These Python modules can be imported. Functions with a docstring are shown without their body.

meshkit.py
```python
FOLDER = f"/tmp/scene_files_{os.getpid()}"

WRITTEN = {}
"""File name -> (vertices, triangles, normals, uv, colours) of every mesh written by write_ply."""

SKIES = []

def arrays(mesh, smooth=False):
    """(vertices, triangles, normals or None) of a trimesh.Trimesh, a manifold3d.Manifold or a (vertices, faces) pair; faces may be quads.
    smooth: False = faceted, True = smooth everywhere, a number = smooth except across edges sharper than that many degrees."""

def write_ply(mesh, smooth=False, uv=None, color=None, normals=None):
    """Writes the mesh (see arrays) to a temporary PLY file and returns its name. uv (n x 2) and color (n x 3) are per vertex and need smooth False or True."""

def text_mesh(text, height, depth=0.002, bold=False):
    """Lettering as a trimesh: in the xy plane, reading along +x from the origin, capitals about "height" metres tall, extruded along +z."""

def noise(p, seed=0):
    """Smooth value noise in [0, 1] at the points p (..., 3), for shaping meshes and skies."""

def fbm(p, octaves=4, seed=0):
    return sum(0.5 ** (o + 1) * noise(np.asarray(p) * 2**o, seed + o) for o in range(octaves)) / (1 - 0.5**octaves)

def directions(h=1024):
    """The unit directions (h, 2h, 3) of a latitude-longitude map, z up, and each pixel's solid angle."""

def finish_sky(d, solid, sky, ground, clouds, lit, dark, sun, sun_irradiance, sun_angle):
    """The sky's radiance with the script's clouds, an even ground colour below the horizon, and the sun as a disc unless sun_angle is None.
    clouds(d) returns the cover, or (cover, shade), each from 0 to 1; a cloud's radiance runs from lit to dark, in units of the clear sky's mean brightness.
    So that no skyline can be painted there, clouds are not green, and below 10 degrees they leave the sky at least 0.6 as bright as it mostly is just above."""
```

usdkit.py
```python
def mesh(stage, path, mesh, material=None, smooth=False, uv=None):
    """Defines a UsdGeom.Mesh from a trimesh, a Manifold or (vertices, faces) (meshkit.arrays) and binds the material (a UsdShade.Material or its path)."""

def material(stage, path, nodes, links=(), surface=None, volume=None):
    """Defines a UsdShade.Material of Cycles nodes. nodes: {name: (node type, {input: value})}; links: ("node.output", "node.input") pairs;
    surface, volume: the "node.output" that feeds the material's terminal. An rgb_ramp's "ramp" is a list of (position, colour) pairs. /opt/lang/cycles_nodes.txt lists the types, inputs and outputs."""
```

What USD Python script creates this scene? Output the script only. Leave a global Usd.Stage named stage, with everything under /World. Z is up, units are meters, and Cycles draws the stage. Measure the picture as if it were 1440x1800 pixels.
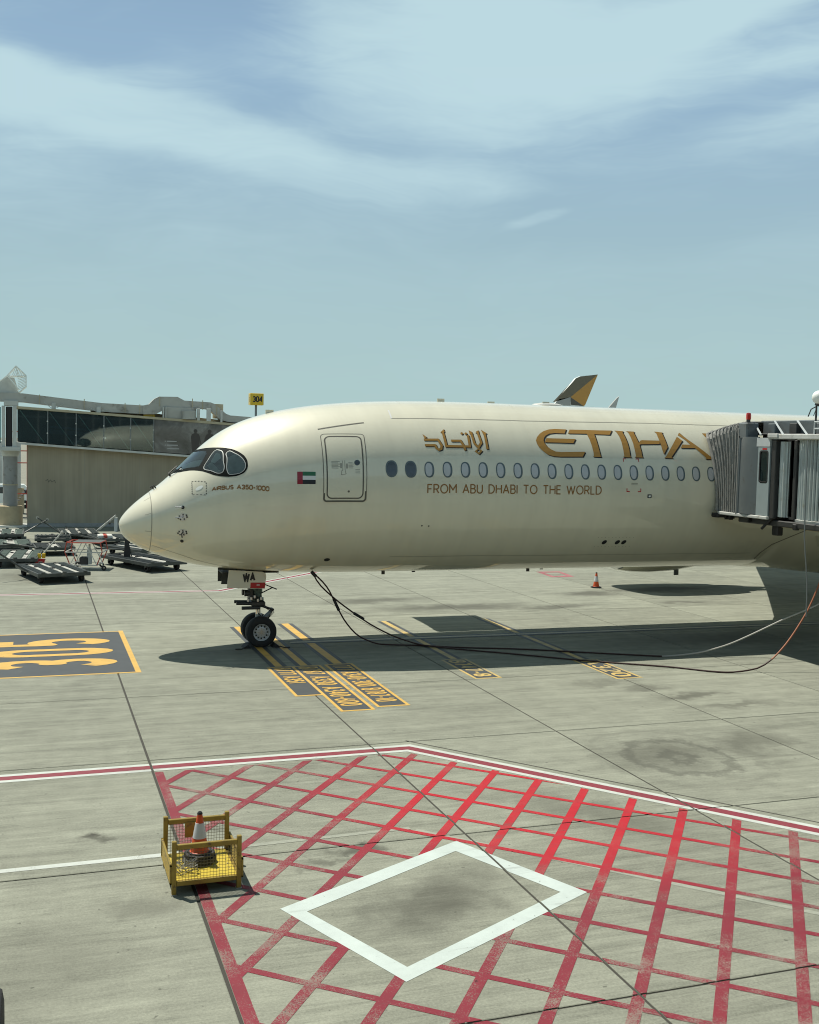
import math, random
import numpy as np, trimesh, shapely, usdkit
from shapely.geometry import Polygon, LineString, MultiPolygon, box as sbox, Point
from shapely.ops import unary_union
from shapely import affinity
from scipy.interpolate import UnivariateSpline, PchipInterpolator, CubicSpline
from pxr import Usd, UsdGeom, UsdLux, UsdShade, Gf, Sdf, Vt

stage = Usd.Stage.CreateInMemory()
UsdGeom.SetStageUpAxis(stage, 'Z')
UsdGeom.SetStageMetersPerUnit(stage, 1.0)
UsdGeom.Xform.Define(stage, '/World')
UsdGeom.Scope.Define(stage, '/World/Looks')
# The frame of the place: the ground point under the airliner's nose is the origin, +x runs along its fuselage
# to the tail, +y to its starboard side (away from the terminal window the photograph was taken through).

# ------------------------------------------------------------------ camera, sky, sun
cam = UsdGeom.Camera.Define(stage, '/World/camera')
R_ = np.array([0.94427312, -0.32829776, 0.02385062]); U_ = np.array([-0.00186819, 0.06711199, 0.9977437]); F_ = np.array([0.32915768, 0.94218712, -0.06275873])
E_ = (-2.60232, -35.96339, 6.9258)
cam.AddTransformOp().Set(Gf.Matrix4d(*map(float, [*R_, 0, *U_, 0, *(-F_), 0, *E_, 1])))
cam.CreateHorizontalApertureAttr(36.0); cam.CreateFocalLengthAttr(36.0 * 1895.6 / 1440)
cam.CreateExposureAttr(0.16)
cam.CreateClippingRangeAttr((0.1, 20000.0))

SUN = np.array([-0.28, 0.40, 1.0]); SUN /= np.linalg.norm(SUN)
sun_el = math.asin(SUN[2]); sun_rot = math.atan2(SUN[0], SUN[1])
sun = UsdLux.DistantLight.Define(stage, '/World/sun')
zx = SUN; xx = np.cross([0, 1, 0], zx); xx /= np.linalg.norm(xx); yx = np.cross(zx, xx)
sun.AddTransformOp().Set(Gf.Matrix4d(*map(float, [*xx, 0, *yx, 0, *zx, 0, 0, 0, 80, 1])))
sun.CreateNormalizeAttr(True); sun.CreateIntensityAttr(1.25); sun.CreateAngleAttr(0.55); sun.CreateColorAttr(Gf.Vec3f(1.0, 0.955, 0.85))

def sky_material():
    N = {'tc': ('texture_coordinate', {}), 'sky': ('sky_texture', {'sky_type': 'single_scattering', 'sun_disc': False, 'sun_elevation': sun_el, 'sun_rotation': sun_rot, 'air_density': 1.0, 'aerosol_density': 0.6, 'ozone_density': 1.0}),
         'sep': ('separate_xyz', {}), 'el': ('math', {'math_type': 'arcsine'}), 'az': ('math', {'math_type': 'arctan2'}),
         'azs': ('math', {'math_type': 'subtract', 'value2': math.atan2(F_[0], F_[1])}), 'p': ('combine_xyz', {'z': 0.3}),
         'n0': ('noise_texture', {'scale': 3.0, 'detail': 4.0, 'roughness': 0.55}),
         'wsub': ('vector_math', {'math_type': 'subtract', 'vector2': (0.5, 0.5, 0.5)}), 'wsc': ('vector_math', {'math_type': 'scale', 'scale': 0.075}),
         'pw': ('vector_math', {'math_type': 'add'}),
         'map': ('mapping', {'scale': (3.2, 10.0, 1.0), 'rotation': (0, 0, -0.16)}), 'n1': ('noise_texture', {'scale': 1.0, 'detail': 7.0, 'roughness': 0.6, 'distortion': 0.5}),
         'map2': ('mapping', {'scale': (7.0, 46.0, 1.0), 'rotation': (0, 0, -0.24)}), 'n2': ('noise_texture', {'scale': 1.0, 'detail': 6.0, 'roughness': 0.65, 'distortion': 0.8})}
    L = [('tc.generated', 'sep.vector'), ('sep.z', 'el.value1'), ('sep.x', 'az.value1'), ('sep.y', 'az.value2'), ('az.value', 'azs.value1'), ('azs.value', 'p.x'), ('el.value', 'p.y'),
         ('p.vector', 'n0.vector'), ('n0.color', 'wsub.vector1'), ('wsub.vector', 'wsc.vector1'), ('p.vector', 'pw.vector1'), ('wsc.vector', 'pw.vector2'),
         ('pw.vector', 'map.vector'), ('map.vector', 'n1.vector'), ('pw.vector', 'map2.vector'), ('map2.vector', 'n2.vector')]
    # cirrus sheets (azimuth from the view, elevation, half widths, slant, amount)
    blobs = [(0.045, 0.335, 0.185, 0.058, -0.03, 0.62), (0.14, 0.355, 0.16, 0.055, 0.1, 0.40), (0.30, 0.375, 0.20, 0.018, 0.24, 0.62), (-0.26, 0.272, 0.24, 0.026, -0.19, 0.72), (-0.33, 0.30, 0.14, 0.02, -0.05, .25), (0.025, 0.243, 0.10, 0.017, -0.05, 0.42),
             (-0.13, 0.402, 0.22, 0.018, -0.1, 0.45), (0.115, 0.214, 0.035, 0.005, 0.22, 0.45), (0.34, 0.275, 0.12, 0.014, 0.16, 0.30), (0.36, 0.325, 0.10, 0.022, .2, .25),
             (-0.27, 0.350, 0.13, 0.040, 0.1, -0.40), (-0.15, 0.32, 0.06, 0.05, 0.3, -0.25), (0.25, 0.225, 0.20, 0.045, 0.1, -0.35), (0.33, 0.305, 0.14, 0.014, 0.2, -0.3)]
    prev = None
    for i, (cx, cy, rx, ry, rot, amp) in enumerate(blobs):
        c, s = math.cos(rot), math.sin(rot)
        N[f'b{i}s'] = ('vector_math', {'math_type': 'subtract', 'vector2': (cx, cy, 0.3)})
        N[f'b{i}r'] = ('vector_rotate', {'rotate_type': 'z_axis', 'angle': -rot})
        N[f'b{i}d'] = ('vector_math', {'math_type': 'divide', 'vector2': (rx, ry, 1.0)})
        N[f'b{i}l'] = ('vector_math', {'math_type': 'length'})
        N[f'b{i}m'] = ('map_range', {'range_type': 'smootherstep', 'from_min': 1.5, 'from_max': 0.25, 'to_min': 0.0, 'to_max': amp, 'clamp': True})
        L += [('pw.vector', f'b{i}s.vector1'), (f'b{i}s.vector', f'b{i}r.vector'), (f'b{i}r.vector', f'b{i}d.vector1'), (f'b{i}d.vector', f'b{i}l.vector1'), (f'b{i}l.value', f'b{i}m.value')]
        if prev is None:
            prev = f'b{i}m.result'
        else:
            N[f'b{i}a'] = ('math', {'math_type': 'add'})
            L += [(prev, f'b{i}a.value1'), (f'b{i}m.result', f'b{i}a.value2')]
            prev = f'b{i}a.value'
    N |= {'k1': ('math', {'math_type': 'multiply_add', 'value2': 1.25, 'value3': -0.44}), 'k2': ('math', {'math_type': 'multiply_add', 'value2': 0.85, 'value3': -0.425}),
          's0': ('math', {'math_type': 'add'}), 'ef': ('map_range', {'range_type': 'smoothstep', 'from_min': 0.10, 'from_max': 0.27, 'to_min': 0.25, 'to_max': 1.0, 'clamp': True}), 's1': ('math', {'math_type': 'multiply'}), 's2': ('math', {'math_type': 'add'}), 'cov': ('map_range', {'range_type': 'smoothstep', 'from_min': -0.25, 'from_max': 1.0, 'to_min': 0.0, 'to_max': 0.92, 'clamp': True}),
          'hz': ('map_range', {'range_type': 'smoothstep', 'from_min': -0.03, 'from_max': 0.40, 'to_min': 0.98, 'to_max': 0.0, 'clamp': True}),
          'hb': ('map_range', {'range_type': 'smoothstep', 'from_min': 0.30, 'from_max': 0.62, 'to_min': 1.0, 'to_max': 0.0, 'clamp': True}), 'mixb': ('mix', {'mix_type': 'mix', 'color2': SKY_BLUE}),
          'tint': ('mix', {'mix_type': 'multiply', 'fac': 1.0, 'color2': SKY_TINT}),
          'mixh': ('mix', {'mix_type': 'mix', 'color2': SKY_HAZE}), 'mixc': ('mix', {'mix_type': 'mix', 'color2': SKY_CLOUD}),
          'bg': ('background_shader', {'strength': SKY_STRENGTH})}
    L += [('n1.fac', 'k1.value1'), ('n2.fac', 'k2.value1'), ('k1.value', 's0.value1'), ('k2.value', 's0.value2'), ('s0.value', 's1.value1'), ('el.value', 'ef.value'), ('ef.result', 's1.value2'), ('s1.value', 's2.value1'), (prev, 's2.value2'), ('s2.value', 'cov.value'),
          ('el.value', 'hz.value'), ('sky.color', 'tint.color1'), ('el.value', 'hb.value'), ('tint.color', 'mixb.color1'), ('hb.result', 'mixb.fac'), ('mixb.color', 'mixh.color1'), ('hz.result', 'mixh.fac'), ('mixh.color', 'mixc.color1'), ('cov.result', 'mixc.fac'), ('mixc.color', 'bg.color')]
    return usdkit.material(stage, '/World/Looks/sky', N, L, surface='bg.background')

SKY_STRENGTH = 0.1
SKY_TINT = (0.60, 0.62, 0.50)
SKY_BLUE = (2.55, 3.95, 5.5)
SKY_HAZE = (3.75, 5.25, 5.05)
SKY_CLOUD = (4.7, 6.4, 6.9)
dome = UsdLux.DomeLight.Define(stage, '/World/sky')
UsdShade.MaterialBindingAPI.Apply(dome.GetPrim()).Bind(sky_material())

# ------------------------------------------------------------------ helpers
LOOKS = '/World/Looks/'
_n = {}
def numbered(parent, name):
    k = (str(parent), name); i = _n.get(k, 0); _n[k] = i + 1
    return name if i == 0 else f'{name}_{i:03d}'
def path_of(p): return '/World' if p is None else str(p.GetPath())
def tag(p, label=None, cat=None, group=None, kind=None):
    for k, v in (('label', label), ('category', cat), ('group', group), ('kind', kind)):
        if v: p.SetCustomDataByKey(k, v)
    return p
def obj(name, mesh, mat, parent=None, label=None, smooth=False, uv=None):
    base = path_of(parent)
    m = usdkit.mesh(stage, f'{base}/{numbered(base, name)}', mesh, M[mat] if isinstance(mat, str) else mat, smooth=smooth, uv=uv)
    p = m.GetPrim()
    if label: p.SetCustomDataByKey('label', label)
    return p
def thing(name, label, cat, loc=(0, 0, 0), rotz=0, group=None, kind=None):
    x = UsdGeom.Xform.Define(stage, f'/World/{numbered("/World", name)}')
    x.AddTranslateOp().Set(Gf.Vec3d(*map(float, loc))); x.AddRotateZOp().Set(float(rotz))
    return tag(x.GetPrim(), label, cat, group, kind)
def dup(root, loc, rotz, label, group=None):
    was = root.GetCustomData()
    nm = root.GetName()
    r = thing(nm, label, was['category'], loc, rotz, group or was.get('group'))
    r.GetReferences().AddInternalReference(root.GetPath()); r.SetInstanceable(True)
    return r
def cat_(ms):
    ms = [m for m in ms if m is not None and len(m.faces)]
    return trimesh.util.concatenate(ms)
def bx(x0, x1, y0, y1, z0, z1):
    b = trimesh.creation.box([abs(x1 - x0), abs(y1 - y0), abs(z1 - z0)]); b.apply_translation([(x0 + x1) / 2, (y0 + y1) / 2, (z0 + z1) / 2]); return b
def rbx(x0, x1, y0, y1, z0, z1, r=0.01):
    """A box whose edges are chamfered by r."""
    sx, sy, sz = abs(x1 - x0) / 2, abs(y1 - y0) / 2, abs(z1 - z0) / 2; r = min(r, sx * .9, sy * .9, sz * .9)
    v = []
    for a in (-1, 1):
        for b in (-1, 1):
            for c in (-1, 1):
                v += [(a * sx, b * (sy - r), c * (sz - r)), (a * (sx - r), b * sy, c * (sz - r)), (a * (sx - r), b * (sy - r), c * sz)]
    h = trimesh.convex.convex_hull(np.array(v)); h.apply_translation([(x0 + x1) / 2, (y0 + y1) / 2, (z0 + z1) / 2]); return h
def cyl(p0, p1, r, n=16, r1=None, cap=True):
    return tube([p0, p1], [r, r if r1 is None else r1], n, cap)
def tube(P, r, n=8, cap=True):
    P = np.asarray(P, float); k = len(P); r = np.broadcast_to(np.asarray(r, float), (k,))
    T = np.gradient(P, axis=0); T /= np.maximum(np.linalg.norm(T, axis=1, keepdims=True), 1e-9)
    a = np.array([0, 0, 1.0]) if abs(T[0][2]) < .9 else np.array([1.0, 0, 0])
    u = np.cross(T[0], a); u /= np.linalg.norm(u); V = []
    for i in range(k):
        u = u - T[i] * (u @ T[i]); u /= np.linalg.norm(u); w = np.cross(T[i], u)
        t = np.arange(n) * 2 * np.pi / n
        V.append(P[i] + r[i] * (np.cos(t)[:, None] * u + np.sin(t)[:, None] * w))
    V = np.vstack(V); Fc = []
    for i in range(k - 1):
        for j in range(n):
            a_, b_, c_, d_ = i * n + j, i * n + (j + 1) % n, (i + 1) * n + (j + 1) % n, (i + 1) * n + j
            Fc += [(a_, b_, c_), (a_, c_, d_)]
    if cap:
        o = len(V); V = np.vstack([V, P[0], P[-1]])
        for j in range(n):
            Fc += [(o, (j + 1) % n, j), (o + 1, (k - 1) * n + j, (k - 1) * n + (j + 1) % n)]
    m = trimesh.Trimesh(V, Fc, process=False); return m
def lathe(prof, n=32, axis='z', at=(0, 0, 0)):
    """prof: (radius, height) pairs; revolved about z, then turned so that the axis is x or y."""
    prof = np.asarray(prof, float); k = len(prof); t = np.arange(n) * 2 * np.pi / n
    V = np.vstack([np.stack([r * np.cos(t), r * np.sin(t), np.full(n, h)], 1) for r, h in prof]); Fc = []
    for i in range(k - 1):
        for j in range(n):
            a, b, c, d = i * n + j, i * n + (j + 1) % n, (i + 1) * n + (j + 1) % n, (i + 1) * n + j
            Fc += [(a, b, c), (a, c, d)]
    V = {'z': V, 'y': V[:, [1, 2, 0]], 'x': V[:, [2, 0, 1]]}[axis]
    m = trimesh.Trimesh(V + np.array(at), Fc, process=False); m.update_faces(m.nondegenerate_faces()); return m
def polys(g):
    if g.is_empty: return []
    return [p for p in getattr(g, 'geoms', [g]) if p.geom_type == 'Polygon' and p.area > 1e-7]
def flat(g, z):
    out = []
    for p in (polys(g) if not isinstance(g, list) else [q for s in g for q in polys(s)]):
        v, f = trimesh.creation.triangulate_polygon(p, engine='earcut')
        v, f = np.asarray(v), np.asarray(f)
        a = np.cross(v[f[:, 1]] - v[f[:, 0]], v[f[:, 2]] - v[f[:, 0]]); f[a < 0] = f[a < 0][:, ::-1]
        out.append(trimesh.Trimesh(np.c_[v, np.full(len(v), z)], f, process=False))
    return cat_(out)
def prism(g, z0, z1):
    out = []
    for p in polys(g):
        m = trimesh.creation.extrude_polygon(p, z1 - z0, engine='earcut'); m.apply_translation([0, 0, z0]); out.append(m)
    return cat_(out)
def mirror_y(m):
    v = m.vertices.copy(); v[:, 1] *= -1
    return trimesh.Trimesh(v, m.faces[:, ::-1], process=False)
def xf(m, T):
    m = m.copy(); m.apply_transform(T); return m
def rot(deg, ax, pt=(0, 0, 0)): return trimesh.transformations.rotation_matrix(math.radians(deg), ax, pt)

# stroke lettering: each sign is polylines in a box 1 tall
def _arc(cx, cy, rx, ry, a0, a1, n=12): return [(cx + rx * math.cos(math.radians(a0 + (a1 - a0) * i / n)), cy + ry * math.sin(math.radians(a0 + (a1 - a0) * i / n))) for i in range(n + 1)]
GL = {'A': (.66, [[(0, 0), (.33, 1), (.66, 0)], [(.11, .33), (.55, .33)]]), 'B': (.52, [[(0, 0), (0, 1), (.28, 1)] + _arc(.28, .76, .2, .24, 90, -90)[1:] + [(0, .52)], [(.28, .52)] + _arc(.30, .26, .22, .26, 90, -90)[0:] + [(0, 0)]]),
      'D': (.62, [[(0, 0), (0, 1), (.22, 1)] + _arc(.22, .5, .40, .5, 90, -90) + [(0, 0)]]), 'E': (.46, [[(.46, 0), (0, 0), (0, 1), (.46, 1)], [(0, .52), (.42, .52)]]), 'F': (.46, [[(0, 0), (0, 1), (.46, 1)], [(0, .5), (.40, .5)]]),
      'H': (.60, [[(0, 0), (0, 1)], [(.6, 0), (.6, 1)], [(0, .52), (.6, .52)]]), 'I': (.0, [[(0, 0), (0, 1)]]), 'L': (.44, [[(0, 1), (0, 0), (.44, 0)]]), 'M': (.74, [[(0, 0), (0, 1), (.37, .35), (.74, 1), (.74, 0)]]),
      'O': (.78, [_arc(.39, .5, .39, .5, 0, 360, 28)]), 'R': (.54, [[(0, 0), (0, 1), (.28, 1)] + _arc(.28, .73, .24, .27, 90, -90) + [(0, .46)], [(.26, .46), (.54, 0)]]),
      'S': (.50, [_arc(.26, .75, .24, .25, 35, 270, 12) + _arc(.25, .25, .25, .25, 90, -145, 12)]), 'T': (.58, [[(0, 1), (.58, 1)], [(.29, 1), (.29, 0)]]), 'U': (.58, [[(0, 1), (0, .3)] + _arc(.29, .3, .29, .3, 180, 360) + [(.58, 1)]]),
      'W': (.96, [[(0, 1), (.24, 0), (.48, .9), (.72, 0), (.96, 1)]]), '0': (.52, [_arc(.26, .72, .26, .28, 0, 180) + _arc(.26, .28, .26, .28, 180, 360) + [(.52, .72)]]), '1': (.2, [[(0, .8), (.16, 1), (.16, 0)]]),
      '2': (.5, [_arc(.25, .74, .25, .26, 165, -35) + [(0, 0), (.5, 0)]]),
      '3': (.50, [_arc(.25, .74, .25, .26, 160, -90) + _arc(.25, .25, .25, .25, 90, -160)]), '4': (.54, [[(.42, 0), (.42, 1), (0, .3), (.54, .3)]]), '5': (.5, [[(.46, 1), (.06, 1), (.03, .56)] + _arc(.24, .32, .26, .30, 120, -150)]),
      '6': (.5, [[(.38, 1), (.06, .42)] + _arc(.25, .27, .25, .27, 150, 510, 24)]), '7': (.5, [[(0, 1), (.5, 1), (.16, 0)]]), '8': (.5, [_arc(.25, .75, .22, .25, -90, 270, 20), _arc(.25, .25, .25, .25, 90, 450, 20)]), '9': (.5, [_arc(.25, .73, .25, .27, -30, 330, 24) + [(.12, 0)]]),
      '-': (.3, [[(0, .45), (.3, .45)]]), ' ': (.34, [])}
def letters(text, h, w, sx=1.0, gap=.2, square=False):
    """Lettering as shapely shapes: reads along +x from the origin, h tall, stroke width w."""
    x, out = 0.0, []
    for ch in text:
        gw, st = GL[ch]
        for s in st:
            out.append(LineString([((x + px * sx) * h, w / 2 + py * (h - w)) for px, py in s]).buffer(w / 2, cap_style='flat', join_style='mitre' if square else 'round', mitre_limit=2.0))
        x += gw * sx + gap
    return unary_union(out), (x - gap) * h

# ------------------------------------------------------------------ shape of the fuselage
_T=np.array([(0,4.13),(.012,4.21),(.065,4.327),(.212,4.519),(.472,4.772),(.733,5.005),(.957,5.201),(1.146,5.355),(1.409,5.552),(1.599,5.711),(1.745,5.835),(1.94,6.025),(2.091,6.195),(2.281,6.402),(2.472,6.585),(2.624,6.72),(2.859,6.913),(3.162,7.14),(3.48,7.343),(3.81,7.513),(4.14,7.645),(4.537,7.772),(4.967,7.885),(5.395,7.985),(6.042,8.115),(6.711,8.222),(7.38,8.30),(8.052,8.352),(8.747,8.39),(9.442,8.422),(10.352,8.45),(12,8.47),(14,8.475),(16,8.475),(20,8.475)])
_B=np.array([(0,4.13),(.012,4.03),(.05,3.90),(.144,3.716),(.366,3.52),(.67,3.365),(1.012,3.215),(1.432,3.05),(1.972,2.885),(2.516,2.765),(3.218,2.65),(4,2.575),(4.838,2.527),(6.425,2.475),(8,2.462),(9.3,2.46),(12,2.46),(20,2.46)])
_W=np.array([(0,0),(.012,.12),(.065,.27),(.21,.49),(.47,.75),(.75,.97),(1,1.14),(1.5,1.44),(2,1.70),(2.5,1.93),(3,2.13),(3.5,2.29),(4,2.43),(5,2.64),(6,2.78),(7,2.875),(8,2.93),(9,2.96),(10,2.975),(12,2.98),(20,2.98)])
_C=np.array([(0,4.13),(.5,4.22),(1,4.36),(2,4.63),(3,4.87),(4,5.07),(5,5.22),(6,5.32),(7,5.39),(8,5.43),(10,5.46),(12,5.467),(20,5.467)])
def _sp(A,sm):
    f=UnivariateSpline(np.sqrt(A[:,0]),A[:,1],s=sm,k=3); lo,hi=A[0,1],A[-1,1]
    return lambda s:np.where(np.asarray(s)>=13.5,hi,f(np.sqrt(np.clip(s,0,13.5)))+ (hi-f(np.sqrt(13.5)))*np.clip(np.asarray(s)-9,0,4.5)/4.5)
ZT,ZB,ZC=_sp(_T,.004),_sp(_B,.002),_sp(_C,.001)
_w=PchipInterpolator(np.sqrt(_W[:,0]),_W[:,1]); HW=lambda s:_w(np.sqrt(np.clip(s,0,20)))
def fus(s,p):
    s=np.asarray(s,float);p=np.asarray(p,float)
    zt,zb,zc,w=ZT(s),ZB(s),ZC(s),HW(s)
    c=np.cos(p); h=np.where(c>0,zt-zc,zc-zb)
    return np.stack([s,-w*np.sin(p),zc+h*c],-1)

# ------------------------------------------------------------------ materials
M = {}
def mat(name, color, rough=0.5, metal=0.0, coat=0.0, spec=0.5, var=0.0, vscale=6.0, bump=0.0, bscale=40.0, dirt=None, dscale=3.0, dlo=0.55, dhi=0.75, coat_rough=0.05):
    """A principled surface: uneven tone (var), fine relief (bump), blotches of a dirt colour."""
    N = {'p': ('principled_bsdf', {'roughness': rough, 'metallic': metal, 'coat_weight': coat, 'coat_roughness': coat_rough, 'specular_ior_level': spec}), 'tc': ('texture_coordinate', {}),
         'n': ('noise_texture', {'scale': vscale, 'detail': 5.0, 'roughness': 0.6}),
         'r': ('map_range', {'from_min': 0.3, 'from_max': 0.7, 'to_min': 1 - var, 'to_max': 1 + var * .6, 'clamp': True}),
         'c': ('color', {'value': color}), 'mul': ('vector_math', {'math_type': 'scale'})}
    L = [('tc.object', 'n.vector'), ('n.fac', 'r.value'), ('c.color', 'mul.vector1'), ('r.result', 'mul.scale')]
    src = 'mul.vector'
    if dirt is not None:
        N |= {'dn': ('noise_texture', {'scale': dscale, 'detail': 6.0, 'roughness': 0.65}), 'dr': ('map_range', {'range_type': 'smoothstep', 'from_min': dlo, 'from_max': dhi, 'to_min': 0.0, 'to_max': 1.0, 'clamp': True}), 'dm': ('mix', {'color2': dirt})}
        L += [('tc.object', 'dn.vector'), ('dn.fac', 'dr.value'), ('dr.result', 'dm.fac'), (src, 'dm.color1')]; src = 'dm.color'
    L.append((src, 'p.base_color'))
    if bump:
        N |= {'bn': ('noise_texture', {'scale': bscale, 'detail': 4.0}), 'b': ('bump', {'strength': bump, 'distance': 0.01})}
        L += [('tc.object', 'bn.vector'), ('bn.fac', 'b.height'), ('b.normal', 'p.normal')]
    M[name] = usdkit.material(stage, LOOKS + name, N, L, surface='p.BSDF')
    return M[name]

# concrete: blotched, broom-finished along x, stained by oil and tyres where the apron is
CONC = (0.212, 0.220, 0.176)
STAINS = [  # x, y, half widths, slant, amount: oil, tyre and wear marks on the apron
    (3.2, -21.0, 1.7, 1.0, 0.55, 0.80), (2.6, -18.7, .7, .28, .1, 0.90), (1.9, -19.2, .6, .22, .2, 0.72), (7.6, -18.2, 2.2, .9, -.9, 0.55), (-1.6, -17.0, .32, .25, 0, 0.90), (-1.0, -19.9, 1.1, .55, 0, 0.43),
    (-2.6, -21.6, 1.6, 1.6, 0, 0.32), (11.0, -15.0, 1.9, 1.3, .3, 0.61), (13.6, -14.6, 1.6, .9, .3, 0.61), (15.2, -10.2, 1.6, .35, 0, 0.72), (15.6, -11.4, 1.9, .3, 0, 0.61), (14.6, 6.6, 4.2, 1.0, 0, 0.80), (11.5, 9.2, 3.2, .9, .1, 0.72),
    (19.0, 6.0, 2.5, .7, .1, 0.72), (22.5, 9.5, 2.0, 1.0, 0, 0.87), (25.5, 6.2, 1.5, .5, 0, 0.72), (9.0, 6.2, 2.0, .6, 0, 0.51), (13.2, -8.1, 1.4, .5, 0, 0.46), (14.4, -8.9, .9, .4, 0, 0.58), (2.0, 16.0, 3.5, 1.5, 0, 0.51), (-2.5, 20, 2.5, 3.0, 0, 0.43), (6.2, -1.0, 6.0, 1.4, 0, 0.36), (22.0, -2.4, 6.0, 1.6, 0, 0.58), (27, 10.3, 4.5, .9, 0, 0.80)]
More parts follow.
